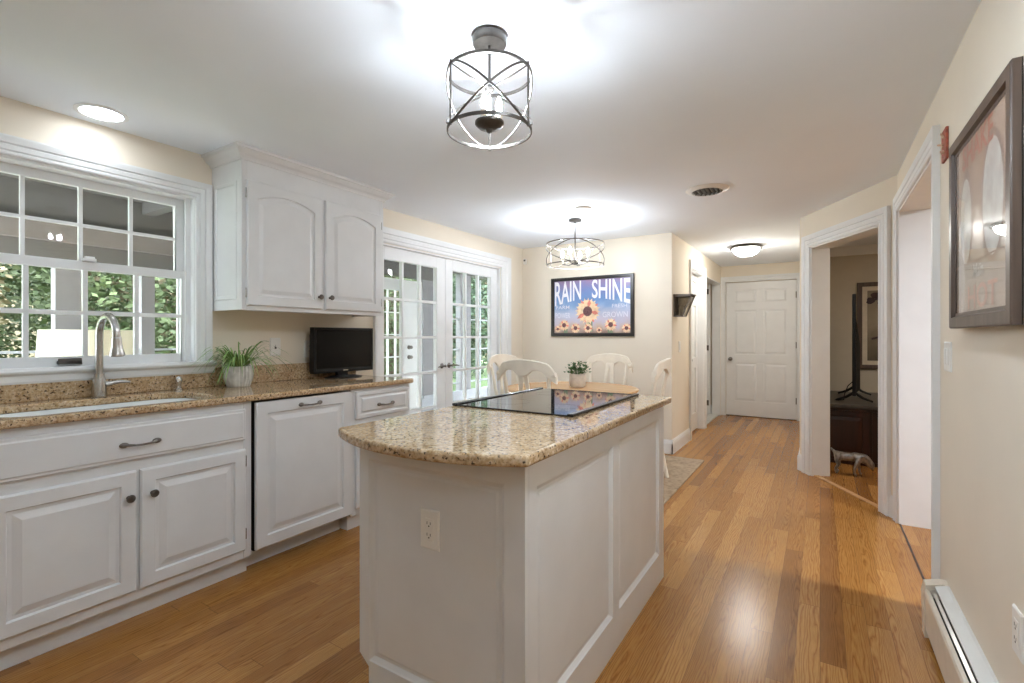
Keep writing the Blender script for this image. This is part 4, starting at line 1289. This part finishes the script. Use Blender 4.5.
# ------------------------------------------------------------------ right wall pieces
frRR = frame_at((XR, 0, 0), -Y, Zv, -X)    # u = -y, seen from inside the room
pc = thing('framed_picture', 'dark brown framed milkshake print on the right wall', 'picture', (XR, 2.01, 1.245))
y0, y1, z0, z1 = 1.668, 2.345, 1.249, 1.902
frq = frame_at((XR - 0.020, y1, z0), -Y, Zv, -X)
W_, H_ = y1 - y0, z1 - z0
pic_frame(pc, frq, W_, H_, 0.052, 0.021, M['darkframe'], 0.010)
shakeart = painted_art('milkshake_print_art', [(0.0, (222, 200, 184)), (0.14, (212, 196, 180)), (0.30, (200, 186, 172)), (0.42, (214, 188, 166)), (0.7, (226, 196, 174)), (1.0, (236, 210, 192))], 3.0)
sheet2 = MB().fbox(frq, (0.05, 0.05, 0.001), (W_ - 0.05, H_ - 0.05, 0.008)).build('print', shakeart, pc)
MB().fbox(frq, (0.0, 0.0, -0.0025), (W_, H_, 0.0008)).build('backing', M['blackframe'], pc)
frq2 = (frq[0] + frq[3] * 0.0082, frq[1], frq[2], frq[3])
def oval(u, v, a, b, mat, lift, nm):
    m = MB()
    m.bm.faces.new([m.bm.verts.new(frq2[0] + frq2[1] * (u + a * math.cos(t)) + frq2[2] * (v + b * math.sin(t)) + frq2[3] * lift) for t in [2 * PI * i / 32 for i in range(32)]])
    return m.build(nm, mat, sheet2)
cream = plain('cream_print', (244, 236, 230), 0.6, noise=0.08, scale=18)
shade_ = plain('rose_brown_print', (176, 148, 134), 0.6, noise=0.12, scale=12)
oval(0.185, 0.36, 0.085, 0.16, shade_, 0.0004, 'milkshake'); oval(0.18, 0.35, 0.070, 0.14, cream, 0.0008, 'milkshake')
oval(0.47, 0.37, 0.115, 0.185, shade_, 0.0004, 'milkshake'); oval(0.475, 0.365, 0.098, 0.165, cream, 0.0008, 'milkshake')
MB().fbox(frq2, (0.055, 0.205, 0.0003), (W_ - 0.055, 0.210, 0.001)).build('print_line', shade_, sheet2)
salmon = plain('salmon_print', (206, 116, 92), 0.6, noise=0.05)
m = MB(); add_text(m, (frq2[0] + frq2[1] * 0.31 + frq2[2] * 0.525, frq2[1], frq2[2], frq2[3]), 'SHAKE', 0.11, 0.002, 1.05, 1.0, lift=0.001); m.build('lettering', salmon, sheet2)
m = MB(); add_text(m, (frq2[0] + frq2[1] * 0.33 + frq2[2] * 0.155, frq2[1], frq2[2], frq2[3]), 'Main', 0.06, 0.001, lift=0.001); m.build('lettering', cream, sheet2)
m = MB(); add_text(m, (frq2[0] + frq2[1] * 0.36 + frq2[2] * 0.062, frq2[1], frq2[2], frq2[3]), 'HOT', 0.10, 0.002, 1.5, 1.0, lift=0.001); m.build('lettering', plain('faded_salmon_print', (218, 164, 142), 0.6), sheet2)
MB().fbox(frq, (0.052, 0.052, 0.0100), (W_ - 0.052, H_ - 0.052, 0.0108)).build('pane', M['pic_glass'], pc)
MB().fbox(frq, (W_ - 0.04, H_ - 0.21, -0.019), (W_ - 0.012, H_ - 0.16, -0.003)).build('hanger', M['steel'], pc)

pq = thing('wall_plaque', 'small brick red plaque on the right wall beside the milkshake print', 'plaque', (XR, 2.62, 1.93))
MB().fbox(frame_at((XR, 0, 0), Y, Zv, -X), (2.585, 1.935, 0.0005), (2.668, 2.062, 0.010)).build('board', M['red'], pq, bevel=0.002)
m = MB()
for k, (dy, dz) in enumerate(((0.02, 0.02), (0.04, 0.05), (0.06, 0.03), (0.03, 0.085), (0.055, 0.10))):
    m.tube([(XR - 0.011, 2.585 + dy, 1.94 + dz), (XR - 0.013, 2.60 + dy, 1.955 + dz)], 0.004, 6)
m.tube([(XR - 0.012, 2.626, 2.0), (XR - 0.022, 2.66, 2.012)], 0.004, 6)
m.build('ornament', plain('pale_ornament', (214, 176, 148), 0.5), pq)
plate('light_switch', 'white double rocker switch on the right wall below the red plaque', 'switch', frRR, -2.585, 1.140, 0.118, 0.118, kind='rocker')
plate('outlet', 'white outlet low on the right wall above the baseboard heater', 'outlet', frRR, -1.765, 0.455, 0.075, 0.120)

# baseboard heater
hh = thing('baseboard_heater', 'beige and white baseboard heater along the right wall', 'heater', (XR, 1.2, 0))
hy0, hy1 = -1.6, 2.585
def hex_(prof, ya, yb, nm, mat):
    return MB().loops([[(XR - a, ya, z) for a, z in prof], [(XR - a, yb, z) for a, z in prof]]).build(nm, mat, hh)
hex_([(0.0005, 0.03), (0.0005, 0.226), (0.010, 0.226), (0.044, 0.214), (0.044, 0.208), (0.004, 0.220), (0.004, 0.03)], hy0, hy1, 'back_plate', M['heatertop'])
hex_([(0.062, 0.196), (0.074, 0.194), (0.078, 0.186), (0.072, 0.030), (0.068, 0.030), (0.073, 0.184), (0.062, 0.190)], hy0, hy1, 'front_cover', M['heater'])
hex_([(0.006, 0.06), (0.066, 0.06), (0.066, 0.17), (0.006, 0.17)], hy0 + 0.02, hy1 - 0.02, 'fins', M['slot'])
hex_([(0.047, 0.203), (0.057, 0.199), (0.057, 0.196), (0.047, 0.199)], hy0 + 0.02, hy1 - 0.02, 'damper', M['chrome'])
hex_([(0.0005, 0.0005), (0.076, 0.0005), (0.081, 0.17), (0.074, 0.212), (0.022, 0.228), (0.0005, 0.228)], hy1 - 0.012, hy1 + 0.045, 'end_cap', M['heater'])

# ------------------------------------------------------------------ ceiling fixtures
def cage(parent, cx, cy, zt, zb, r, a0, rod, mat, bw=0.011):
    m = MB()
    ring = lambda z, rr: [(cx + rr * math.cos(2 * PI * k / 56), cy + rr * math.sin(2 * PI * k / 56), z) for k in range(56)]
    def band(z0, z1, ri, ro):
        ri_ = [ring(z0, ro), ring(z1, ro), ring(z1, ri), ring(z0, ri), ring(z0, ro)]
        MB().loops(ri_, False, False).build('hoop', mat, parent, smooth=True)
    band(zb, zb + bw, r - 0.003, r + 0.002)
    band(zt - bw, zt, r - 0.003, r + 0.002)
    for k in range(3):
        a = a0 + 2 * PI * k / 3
        m = MB()
        m.tube([(cx + (r + 0.003) * math.cos(a), cy + (r + 0.003) * math.sin(a), zb - 0.006), (cx + (r + 0.003) * math.cos(a), cy + (r + 0.003) * math.sin(a), zt + 0.004)], rod, 6)
        m.build('upright', mat, parent)
        for sg in (1, -1):
            m = MB()
            P_ = []
            for i in range(17):
                q = i / 16
                t = a + sg * 2 * PI / 3 * q
                z = zb + (zt - zb) * (0.5 + 0.5 * math.cos(PI * q)) if False else zt - (zt - zb) * (q ** 1.0 * 0.35 + 0.65 * (q * q * (3 - 2 * q)))
                P_.append((cx + (r + 0.001) * math.cos(t), cy + (r + 0.001) * math.sin(t), z))
            m.tube(P_, rod * 0.95, 6)
            m.build('strap', mat, parent, smooth=True)
        m = MB()
        m.tube([(cx, cy, zt - 0.055), (cx + (r - 0.02) * 0.55 * math.cos(a), cy + (r - 0.02) * 0.55 * math.sin(a), zt - 0.035), (cx + r * math.cos(a), cy + r * math.sin(a), zt - 0.008)], rod * 0.8, 6)
        m.build('top_arm', mat, parent, smooth=True)

# semi flush cage light over the island
lx, ly = -1.0, 1.44
sf = thing('ceiling_light', 'semi flush drum cage light glowing above the island', 'ceiling light', (lx, ly, H - 0.01))
MB().lathe([(0.0, H - 0.0005), (0.060, H - 0.0005), (0.062, H - 0.006), (0.061, H - 0.030), (0.058, H - 0.036), (0.0, H - 0.037)], (lx, ly, 0), 32).build('canopy', M['fixture'], sf, smooth=True)
MB().tube([(lx, ly, H - 0.036), (lx, ly, 1.975)], 0.0055, 10).build('stem', M['fixture'], sf, smooth=True)
MB().lathe([(0.0, 2.118), (0.014, 2.116), (0.017, 2.105), (0.012, 2.094), (0.0, 2.092)], (lx, ly, 0), 16).build('stem_collar', M['fixture'], sf, smooth=True)
toCam = math.atan2(-ly, -lx)
cage(sf, lx, ly, 2.160, 1.948, 0.150, toCam + PI / 3, 0.0042, M['fixture'])
MB().lathe([(0.0, 1.945), (0.010, 1.950), (0.014, 1.960), (0.040, 1.966), (0.052, 1.978), (0.052, 1.986), (0.0, 1.990)], (lx, ly, 0), 28).build('hub', M['fixture'], sf, smooth=True)
for k in range(3):
    a = toCam + PI / 3 + 0.5 + 2 * PI * k / 3
    bx_, by_ = lx + 0.034 * math.cos(a), ly + 0.034 * math.sin(a)
    sl = MB().lathe([(0.0, 1.988), (0.012, 1.988), (0.012, 2.018), (0.0, 2.018)], (bx_, by_, 0), 14).build('candle_sleeve', M['sleeve'], sf, smooth=True)
    MB().lathe([(0.0, 2.018), (0.006, 2.019), (0.0105, 2.032), (0.0115, 2.046), (0.008, 2.064), (0.0, 2.078)], (bx_, by_, 0), 14).build('bulb', M['bulb'], sl, smooth='all')

# dining pendant
lx, ly = -1.905, 4.12
dp_ = thing('pendant_light', 'wide open cage pendant with candle bulbs over the dining table', 'pendant light', (lx, ly, H - 0.01))
MB().lathe([(0.0, H - 0.0005), (0.060, H - 0.0005), (0.062, H - 0.012), (0.056, H - 0.024), (0.0, H - 0.026)], (lx, ly, 0), 28).build('canopy', M['fixture'], dp_, smooth=True)
MB().tube([(lx, ly, H - 0.025), (lx, ly, 1.885)], 0.006, 10).build('stem', M['fixture'], dp_, smooth=True)
toCam = math.atan2(-ly, -lx)
cage(dp_, lx, ly, 2.072, 1.868, 0.262, toCam, 0.0045, M['bronze'], 0.009)
MB().lathe([(0.0, 1.872), (0.012, 1.876), (0.030, 1.884), (0.034, 1.894), (0.0, 1.900)], (lx, ly, 0), 20).build('hub', M['fixture'], dp_, smooth=True)
for k in range(4):
    a = toCam + PI / 4 + 0.42 + PI / 2 * k
    bx_, by_ = lx + 0.125 * math.cos(a), ly + 0.125 * math.sin(a)
    MB().tube([(lx, ly, 1.889), ((lx + bx_) / 2, (ly + by_) / 2, 1.876), (bx_, by_, 1.888), (bx_, by_, 1.902)], 0.0045, 6).build('arm', M['fixture'], dp_, smooth=True)
    sl = MB().lathe([(0.0, 1.902), (0.012, 1.902), (0.012, 1.955), (0.0, 1.955)], (bx_, by_, 0), 12).build('candle_sleeve', M['sleeve'], dp_, smooth=True)
    MB().lathe([(0.0, 1.955), (0.007, 1.956), (0.012, 1.972), (0.013, 1.984), (0.009, 2.004), (0.0, 2.020)], (bx_, by_, 0), 14).build('bulb', M['bulb_dining'], sl, smooth='all')

# recessed downlights: the real one over the sink, the others added as fill
def downlight(x, y, label, mat, group=None):
    t = thing('downlight', label, 'ceiling light', (x, y, H - 0.01), group)
    MB().lathe([(0.082, H - 0.0005), (0.104, H - 0.0005), (0.104, H - 0.004), (0.086, H - 0.008), (0.082, H - 0.005)], (x, y, 0), 36, cap=False).build('trim_ring', M['trim'], t, smooth=True)
    MB().lathe([(0.0, H - 0.0045), (0.083, H - 0.0045), (0.083, H - 0.0005), (0.0, H - 0.0005)], (x, y, 0), 32).build('lens', mat, t)
    return t
downlight(-2.925, 0.945, 'round recessed downlight glowing in the ceiling above the sink window', M['can'])
for x, y in ((-0.10, 1.02), (-2.0, 0.40), (-0.6, -0.5), (-2.3, -1.0), (-0.5, -1.8)):  # unseen discs added to brighten the kitchen, overhead and behind the viewer
    downlight(x, y, 'round fill light added in the ceiling out of view', M['fill_aisle'] if y > 0.5 else M['fill_room'], 'added fill lights out of view')
downlight(1.75, 2.8, 'round fill light added out of sight in the room beyond the wide opening', M['fill_side'])  # unseen disc added to brighten the jamb of the wide opening
downlight(1.5, 5.2, 'round fill light added out of sight in the unlit room', M['fill_dark'])  # unseen disc added to lift the dark room

# hallway flush dome
fl = thing('ceiling_light', 'flush frosted glass dome light lit on the hallway ceiling', 'ceiling light', (-0.747, 6.43, H - 0.12))
MB().lathe([(0.0, H - 0.0005), (0.165, H - 0.0005), (0.180, H - 0.018), (0.176, H - 0.034), (0.0, H - 0.034)], (-0.747, 6.43, 0), 40).build('metal_rim', M['fixture'], fl, smooth=True)
MB().lathe([(0.150, H - 0.0345), (0.140, H - 0.065), (0.115, H - 0.095), (0.07, H - 0.115), (0.0, H - 0.122)], (-0.747, 6.43, 0), 32).build('glass_dome', M['globe'], fl, smooth='all')

# round blank disc and round vent on the ceiling
sdm = MB().lathe([(0.0, H - 0.0005), (0.072, H - 0.0005), (0.072, H - 0.006), (0.064, H - 0.014), (0.0, H - 0.018)], (-1.685, 3.80, 0), 28).build('smoke_detector', M['plate'], smooth=True)
tag(sdm, 'flat white round disc on the ceiling in front of the dining pendant', 'smoke detector')
vx_, vy_ = -0.70, 3.80
vt = thing('ceiling_vent', 'round white ceiling vent with dark louvres in front of the hallway', 'vent', (vx_, vy_, H - 0.01))
MB().lathe([(0.105, H - 0.0005), (0.150, H - 0.0005), (0.150, H - 0.004), (0.128, H - 0.014), (0.105, H - 0.018)], (vx_, vy_, 0), 40, cap=False).build('rim', M['trim'], vt, smooth=True)
MB().lathe([(0.0, H - 0.001), (0.106, H - 0.001), (0.106, H - 0.003), (0.0, H - 0.003)], (vx_, vy_, 0), 28).build('duct', M['slot'], vt)
m = MB()
for k in range(7):
    yy = vx_ - 0.09 + 0.03 * k
    hw = math.sqrt(max(0.105 ** 2 - (yy - vx_) ** 2, 1e-4))
    m.loops([[(yy - 0.002, vy_ - hw, H - 0.018), (yy + 0.002, vy_ - hw, H - 0.018), (yy + 0.012, vy_ - hw, H - 0.005), (yy + 0.009, vy_ - hw, H - 0.005)], [(yy - 0.002, vy_ + hw, H - 0.018), (yy + 0.002, vy_ + hw, H - 0.018), (yy + 0.012, vy_ + hw, H - 0.005), (yy + 0.009, vy_ + hw, H - 0.005)]])
m.build('louvre', M['fixture'], vt)

# ------------------------------------------------------------------ unlit room: console, television, picture, dog figurine
cs = thing('media_console', 'dark mahogany console inside the unlit room', 'console', (0.62, 6.3, 0))
m = MB()
m.box((-0.02, 5.64, 0.04), (1.22, 6.95, 0.540))
m.box((0.0, 5.66, 0.0005), (1.20, 6.93, 0.04))
m.build('body', M['mahogany'], cs, bevel=0.004)
MB().box((-0.025, 5.60, 0.5405), (1.24, 6.97, 0.572)).build('top', M['consoletop'], cs, bevel=0.006)
for u0, u1 in ((0.0, 0.39), (0.41, 0.79), (0.81, 1.20)):
    MB().panel(frame_at((u0, 5.639, 0.07), X, Zv, -Y), u1 - u0, 0.44, 0.0, [(0, 0.006), (0.004, 0.010), (0.05, 0.010), (0.056, 0.003), (0.09, 0.008)]).build('door', M['mahogany'], cs)
t2 = thing('television', 'large dark television seen edge on in the unlit room', 'television', (0.32, 6.2, 0.572))
frv = frame_at((0.262, 5.72, 0.645), Vector((0.0508, 0.9987, 0)), Zv, Vector((-0.9987, 0.0508, 0)))
m = MB()
m.fbox(frv, (0, 0, -0.03), (1.05, 0.98, 0.0))
m.loops([[frv[0] + frv[1] * a + frv[2] * b - frv[3] * 0.03 for a, b in ((0.1, 0.02), (0.95, 0.02), (0.95, 0.75), (0.1, 0.75))], [frv[0] + frv[1] * a + frv[2] * b - frv[3] * 0.062 for a, b in ((0.16, 0.05), (0.9, 0.05), (0.9, 0.5), (0.16, 0.5))]])
m.build('casing', M['black'], t2, bevel=0.004)
MB().fbox(frv, (0.012, 0.014, 0.0002), (1.038, 0.968, 0.0012)).build('screen', M['screen'], t2)
for q in (0.16, 0.86):
    b0 = frv[0] + frv[1] * q
    m = MB()
    for sg in (-1, 1):
        m.tube([b0 + Zv * 0.02 - frv[3] * 0.015, b0 - frv[3] * (0.015 - sg * 0.07) + Zv * (-0.03), b0 - frv[3] * (0.015 - sg * 0.15) + Vector((0, 0, 0.5838 - 0.645))], [0.014, 0.013, 0.010], 8)
    m.build('foot', M['black'], t2, smooth=True)
MB().tube([(0.30, 6.05, 0.78), (0.24, 6.0, 0.72), (0.21, 5.98, 0.64), (0.20, 5.96, 0.5785), (0.16, 5.9, 0.5785), (0.13, 5.93, 0.5785)], 0.005, 6).build('cable', M['black'], t2, smooth=True)
pr = thing('framed_picture', 'dark framed branch print on the far wall of the unlit room', 'picture', (0.74, 7.2, 0.83))
frp = frame_at((0.377, 7.199, 0.83), X, Zv, -Y)
pic_frame(pr, frp, 0.72, 1.03, 0.05, 0.03, M['darkframe'])
MB().fbox(frp, (0.048, 0.048, 0.002), (0.672, 0.982, 0.012)).build('mat_board', M['mat_board'], pr)
frp2 = (frp[0] + frp[3] * 0.0125, frp[1], frp[2], frp[3])
bp = MB().fbox(frp2, (0.10, 0.10, 0.0), (0.62, 0.93, 0.002)).build('print', painted_art('sepia_branch_art', [(0.0, (92, 84, 70)), (0.25, (120, 108, 90)), (0.6, (158, 144, 122)), (1.0, (140, 128, 108))], 6.0), pr)
ink = plain('dark_plum_print', (62, 42, 44), 0.6, noise=0.2, scale=20)
m = MB()
rnd = random.Random(5)
for (a, b, c_, d_) in ((0.11, 0.80, 0.33, 0.84), (0.33, 0.84, 0.40, 0.30), (0.14, 0.36, 0.36, 0.38), (0.4, 0.5, 0.58, 0.62)):
    p0 = frp2[0] + frp2[1] * a + frp2[2] * b + frp2[3] * 0.0035; p1 = frp2[0] + frp2[1] * c_ + frp2[2] * d_ + frp2[3] * 0.0035
    m.tube([p0, (p0 + p1) / 2 + frp2[2] * 0.02, p1], 0.012, 6, flat=1.0)
m.build('branch', ink, bp)
m = MB()
for k in range(36):
    if k < 14: a, b = rnd.uniform(0.12, 0.36), 0.80 + rnd.uniform(-0.05, 0.08)
    else: a, b = rnd.uniform(0.28, 0.46), rnd.uniform(0.30, 0.80)
    r_ = rnd.uniform(0.02, 0.042)
    m.bm.faces.new([m.bm.verts.new(frp2[0] + frp2[1] * (a + r_ * math.cos(t) * (1 + 0.25 * math.sin(3 * t + k))) + frp2[2] * (b + r_ * math.sin(t)) + frp2[3] * (0.005 + 0.0002 * k)) for t in [2 * PI * i / 12 for i in range(12)]])
m.build('blossom', ink, bp)

# dog figurine, grown as one skinned surface
def skin_mesh(name, verts, edges, radii, mat, sub=2):
    me = bpy.data.meshes.new(name)
    me.from_pydata(verts, edges, [])
    o = bpy.data.objects.new(name, me)
    COL.objects.link(o)
    sm = o.modifiers.new('skin', 'SKIN')
    for i, r_ in enumerate(radii):
        sv = me.skin_vertices[0].data[i]
        sv.radius = (r_, r_) if not isinstance(r_, tuple) else r_
    me.skin_vertices[0].data[0].use_root = True
    sb = o.modifiers.new('subsurf', 'SUBSURF'); sb.levels = sub; sb.render_levels = sub
    dg = bpy.context.evaluated_depsgraph_get()
    em = bpy.data.meshes.new_from_object(o.evaluated_get(dg))
    o.modifiers.clear()
    o.data = em
    bpy.data.meshes.remove(me)
    em.materials.clear(); em.materials.append(mat)
    for p in em.polygons: p.use_smooth = True
    return o
V_, E_, R_ = [], [], []
def chain(pts, rad, start=None):
    prev = start
    for p, r_ in zip(pts, rad):
        V_.append(p); R_.append(r_)
        i = len(V_) - 1
        if prev is not None: E_.append((prev, i))
        prev = i
    return prev
# facing +x, length ~0.36
chain([(0.0, 0, 0.125), (-0.07, 0, 0.128), (-0.12, 0, 0.130)], [0.032, 0.033, 0.028])           # 0,1,2
chain([(0.06, 0, 0.130), (0.10, 0, 0.135)], [0.038, 0.034], 0)                                    # 3,4
chain([(0.145, 0, 0.135), (0.185, 0, 0.115)], [0.030, 0.041], 4)                                  # neck, skull 5,6
chain([(0.22, 0, 0.088), (0.245, 0, 0.066)], [0.032, 0.024], 6)                                   # muzzle
chain([(-0.155, 0, 0.158), (-0.185, 0.004, 0.178)], [0.012, 0.007], 2)                            # tail
for sg in (-1, 1):
    chain([(-0.115, sg * 0.035, 0.095), (-0.095, sg * 0.040, 0.065), (-0.130, sg * 0.042, 0.036), (-0.122, sg * 0.042, 0.010), (-0.100, sg * 0.042, 0.009)], [0.025, 0.018, 0.012, 0.012, 0.011], 2)
    chain([(0.085, sg * 0.040, 0.090), (0.080 + sg * 0.02, sg * 0.044, 0.050), (0.085 + sg * 0.02, sg * 0.044, 0.010), (0.106 + sg * 0.02, sg * 0.044, 0.009)], [0.024, 0.015, 0.012, 0.011], 4)
    chain([(0.178, sg * 0.034, 0.140), (0.168, sg * 0.052, 0.132)], [0.012, 0.007], 6)            # ears
dog = skin_mesh('dog_figurine', V_, E_, R_, M['silver'])
dog.scale = (0.74, 0.86, 1.22)
dog.location = (0.215, 5.25, 0.0)
dog.rotation_euler = (0, 0, R(-8))
zmin = min(v.co.z for v in dog.data.vertices)
dog.location.z = -zmin * 1.22 + 0.0005
tag(dog, 'small tarnished silver dog figurine standing on the floor inside the slanted doorway', 'figurine')

# ------------------------------------------------------------------ glazed porch beyond the left wall, and the garden
XP = -5.0
struct(MB().box((XP - 0.15, YB, -0.16), (XL - TW - 0.001, 9.2, -0.04)), 'floor_porch', M['porchfloor'], 'grey painted porch floor beyond the french doors')
struct(MB().box((XP - 0.3, YB, 2.38), (XL - TW - 0.001, 9.2, 2.46)), 'ceiling_porch', M['porchgray'], 'grey porch ceiling seen through the sink window')
m = MB()
for yy in (-1.0, 0.4, 1.9, 3.3, 4.9, 6.4):
    m.box((XP, yy, 2.28), (XL - TW - 0.001, yy + 0.09, 2.38))
struct(m, 'trim_15', M['porchgray'], 'grey beams under the porch ceiling')
PD0, PD1 = 4.50, 5.44
m = MB()
m.box((XP - 0.12, YB, -0.04), (XP, PD0 - 0.02, 0.36)).box((XP - 0.12, PD1 + 0.02, -0.04), (XP, 9.2, 0.30))
for a, b in ((YB, PD0 - 0.02), (PD1 + 0.02, 9.2)):
    n_ = int((b - a) / 0.33)
    for k in range(n_ + 1):
        yy = a + (b - a) * k / n_
        m.box((XP, yy - 0.03, -0.04), (XP + 0.015, yy + 0.03, 0.30))
    m.box((XP - 0.02, a, 0.29), (XP + 0.03, b, 0.33))
struct(m, 'wall_porch_low', M['porchwhite'], 'low panelled porch wall seen through the french doors')
m = MB()
for a, b in ((-0.9, -0.75), (0.05, 0.12), (1.33, 1.50), (1.90, 2.00), (3.0, 3.15), (4.2, 4.46), (5.48, 5.75), (6.38, 6.66), (8.0, 8.2)):
    m.box((XP - 0.11, a, 0.30), (XP - 0.01, b, 2.38))
struct(m, 'wall_porch_posts', M['porchpost'], 'lavender grey posts of the porch windows')
m = MB()
m.box((XP - 0.12, YB, 1.80), (XP, 4.2, 2.38)).box((XP - 0.12, 4.2, 2.06), (XP, 5.75, 2.38)).box((XP - 0.12, 5.75, 2.24), (XP, 9.2, 2.38))
struct(m, 'wall_porch_header', M['porchgray'], 'grey header beam over the porch windows')
struct(MB().box((XP + 0.001, YB, 1.95), (XP + 0.06, 4.2, 2.10)), 'trim_17', plain('pinkish_white_beam_paint', (140, 133, 131), 0.6), 'pale beam along the top of the porch windows')
struct(MB().box((XP - 0.12, 9.2, -0.04), (XL - TW, 9.32, 2.46)), 'wall_porch_end', M['porchwhite'], 'far end wall of the porch')
w2 = thing('window_2', 'thin white framed porch windows facing the garden', None, (XP, 3.0, 0.3), kind='structure')
m = MB()
for z in (0.78, 1.10, 1.42):
    m.box((XP - 0.07, YB, z - 0.009), (XP - 0.05, PD0 - 0.3, z + 0.009))
for z in (0.45, 1.0, 1.5):
    m.box((XP - 0.07, PD1 + 0.3, z - 0.012), (XP - 0.05, 9.2, z + 0.012))
for y in (0.62, 0.98, 2.45, 7.0):
    m.box((XP - 0.07, y - 0.009, 0.33), (XP - 0.05, y + 0.009, 2.2))
m.build('glazing_bars', M['porchwhite'], w2)
d4 = glazed_door('door_4', 'white glazed porch door seen through the left french door', XP, PD0, PD1, -0.03, 2.02, PD0 + 0.14, 5.07, 0.62, 1.86, 3, 4, 0.045, 0.014)
h = MB()
for z in (0.92, 1.06):
    h.lathe([(0.0, 0), (0.03, 0), (0.028, 0.01), (0.012, 0.016), (0.012, 0.03), (0.026, 0.045), (0.02, 0.062), (0.0, 0.064)], (XP, 5.17, z), 14, 'X')
h.build('door_handle', M['pewter'], d4, smooth=True)
lampx, lampy = -4.2, 1.285
lp = thing('floor_lamp', 'cream drum shade lamp on the porch seen through the sink window', 'lamp', (lampx, lampy, -0.04))
MB().lathe([(0.0, -0.0395), (0.14, -0.0395), (0.14, -0.02), (0.03, -0.005), (0.0, -0.005)], (lampx, lampy, 0), 24).build('base', M['bronze'], lp, smooth=True)
MB().tube([(lampx, lampy, -0.01), (lampx, lampy, 1.04)], 0.012, 10).build('pole', M['bronze'], lp, smooth=True)
MB().lathe([(0.268, 0.90), (0.250, 1.262), (0.247, 1.262), (0.265, 0.90)], (lampx, lampy, 0), 40, cap=False).build('lamp_shade', M['shade'], lp, smooth=True)
MB().ball((lampx, lampy, 1.08), 0.035, 14, 8).build('bulb', M['lampbulb'], lp, smooth='all')

struct(MB().box((-30, -14, -0.30), (XP - 0.16, 26, -0.20)), 'floor_lawn', M['lawn'], 'green lawn beyond the porch')
struct(MB().extrude([(-17.5, -20, -0.25), (-24, -20, 6.5), (-34, -20, 11), (-34, -20, -0.25)], (0, 60, 0)), 'floor_hillside', M['tree_b'], 'wooded slope rising behind the trees')
def make_tree(name, label, mat, hgt, rad, seed, n=9000, group='trees beyond the porch'):
    t = thing(name, label, 'tree', (0, 0, 0), group)
    rnd = random.Random(seed)
    MB().tube([(0, 0, 0), (0.04, 0.02, hgt * 0.3), (0, 0.05, hgt * 0.7)], [0.13, 0.10, 0.05], 8).build('trunk', M['bark'], t, smooth=True)
    m = MB()
    for k in range(n):
        while True:
            p = Vector((rnd.uniform(-1, 1), rnd.uniform(-1, 1), rnd.uniform(-1, 1)))
            if 0.25 < p.length < 1: break
        p = Vector((p.x * rad, p.y * rad, hgt * 0.53 + p.z * hgt * 0.50))
        a = rnd.uniform(0, 2 * PI)
        d = Vector((math.cos(a), math.sin(a), rnd.uniform(-0.8, 0.3))).normalized()
        s_ = d.cross(Vector((rnd.uniform(-1, 1), rnd.uniform(-1, 1), rnd.uniform(-1, 1)))).normalized()
        L = rnd.uniform(0.07, 0.13)
        vs = [m.bm.verts.new(q) for q in (p, p + d * L * 0.5 + s_ * L * 0.32, p + d * L, p + d * L * 0.5 - s_ * L * 0.32)]
        m.bm.faces.new(vs)
    m.build('foliage', mat, t, doubles=False)
    return t
protos = [make_tree('tree', 'leafy mid green tree beyond the porch', M['tree_a'], 4.6, 1.2, 1),
          make_tree('tree', 'tan and olive autumn tree beyond the porch', M['tree_b'], 5.0, 1.2, 2),
          make_tree('tree', 'deep green tree beyond the porch', M['tree_c'], 4.4, 1.2, 3)]
used = [False] * 3
TR = [(-8.4, 0.6, 1, 0.0), (-8.5, 3.15, 0, 1.0), (-8.3, 5.7, 2, 2.0), (-8.5, 8.25, 0, 0.6), (-8.3, 10.8, 2, 0.2), (-8.5, 13.4, 1, 2.2), (-8.2, 15.9, 0, 1.4),
      (-11.2, -0.7, 2, 0.9), (-11.2, 1.85, 0, 0.3), (-11.2, 4.45, 1, 2.4), (-11.2, 7.0, 2, 1.9), (-11.2, 9.55, 1, 0.4), (-11.2, 12.1, 0, 1.2), (-11.2, 14.7, 2, 0.8), (-11.2, 17.3, 0, 2.9),
      (-5.7, 17.2, 2, 1.1), (-14.6, 1.0, 0, 2.6), (-14.6, 4.6, 2, 0.5), (-14.6, 8.2, 1, 0.7), (-14.6, 11.8, 0, 1.9), (-14.6, 15.4, 2, 0.1), (-14.6, 19.0, 1, 1.0)]
for x, y, k, a in TR:
    o = protos[k] if not used[k] else copy_tree(protos[k])
    used[k] = True
    o.location = (x, y, -0.20)
    o.rotation_euler = (0, 0, a)
    if x < -14: o.scale = (1.38, 1.38, 1.45)
for o in bpy.data.objects:
    if '_base' in o:
        del o['_base']
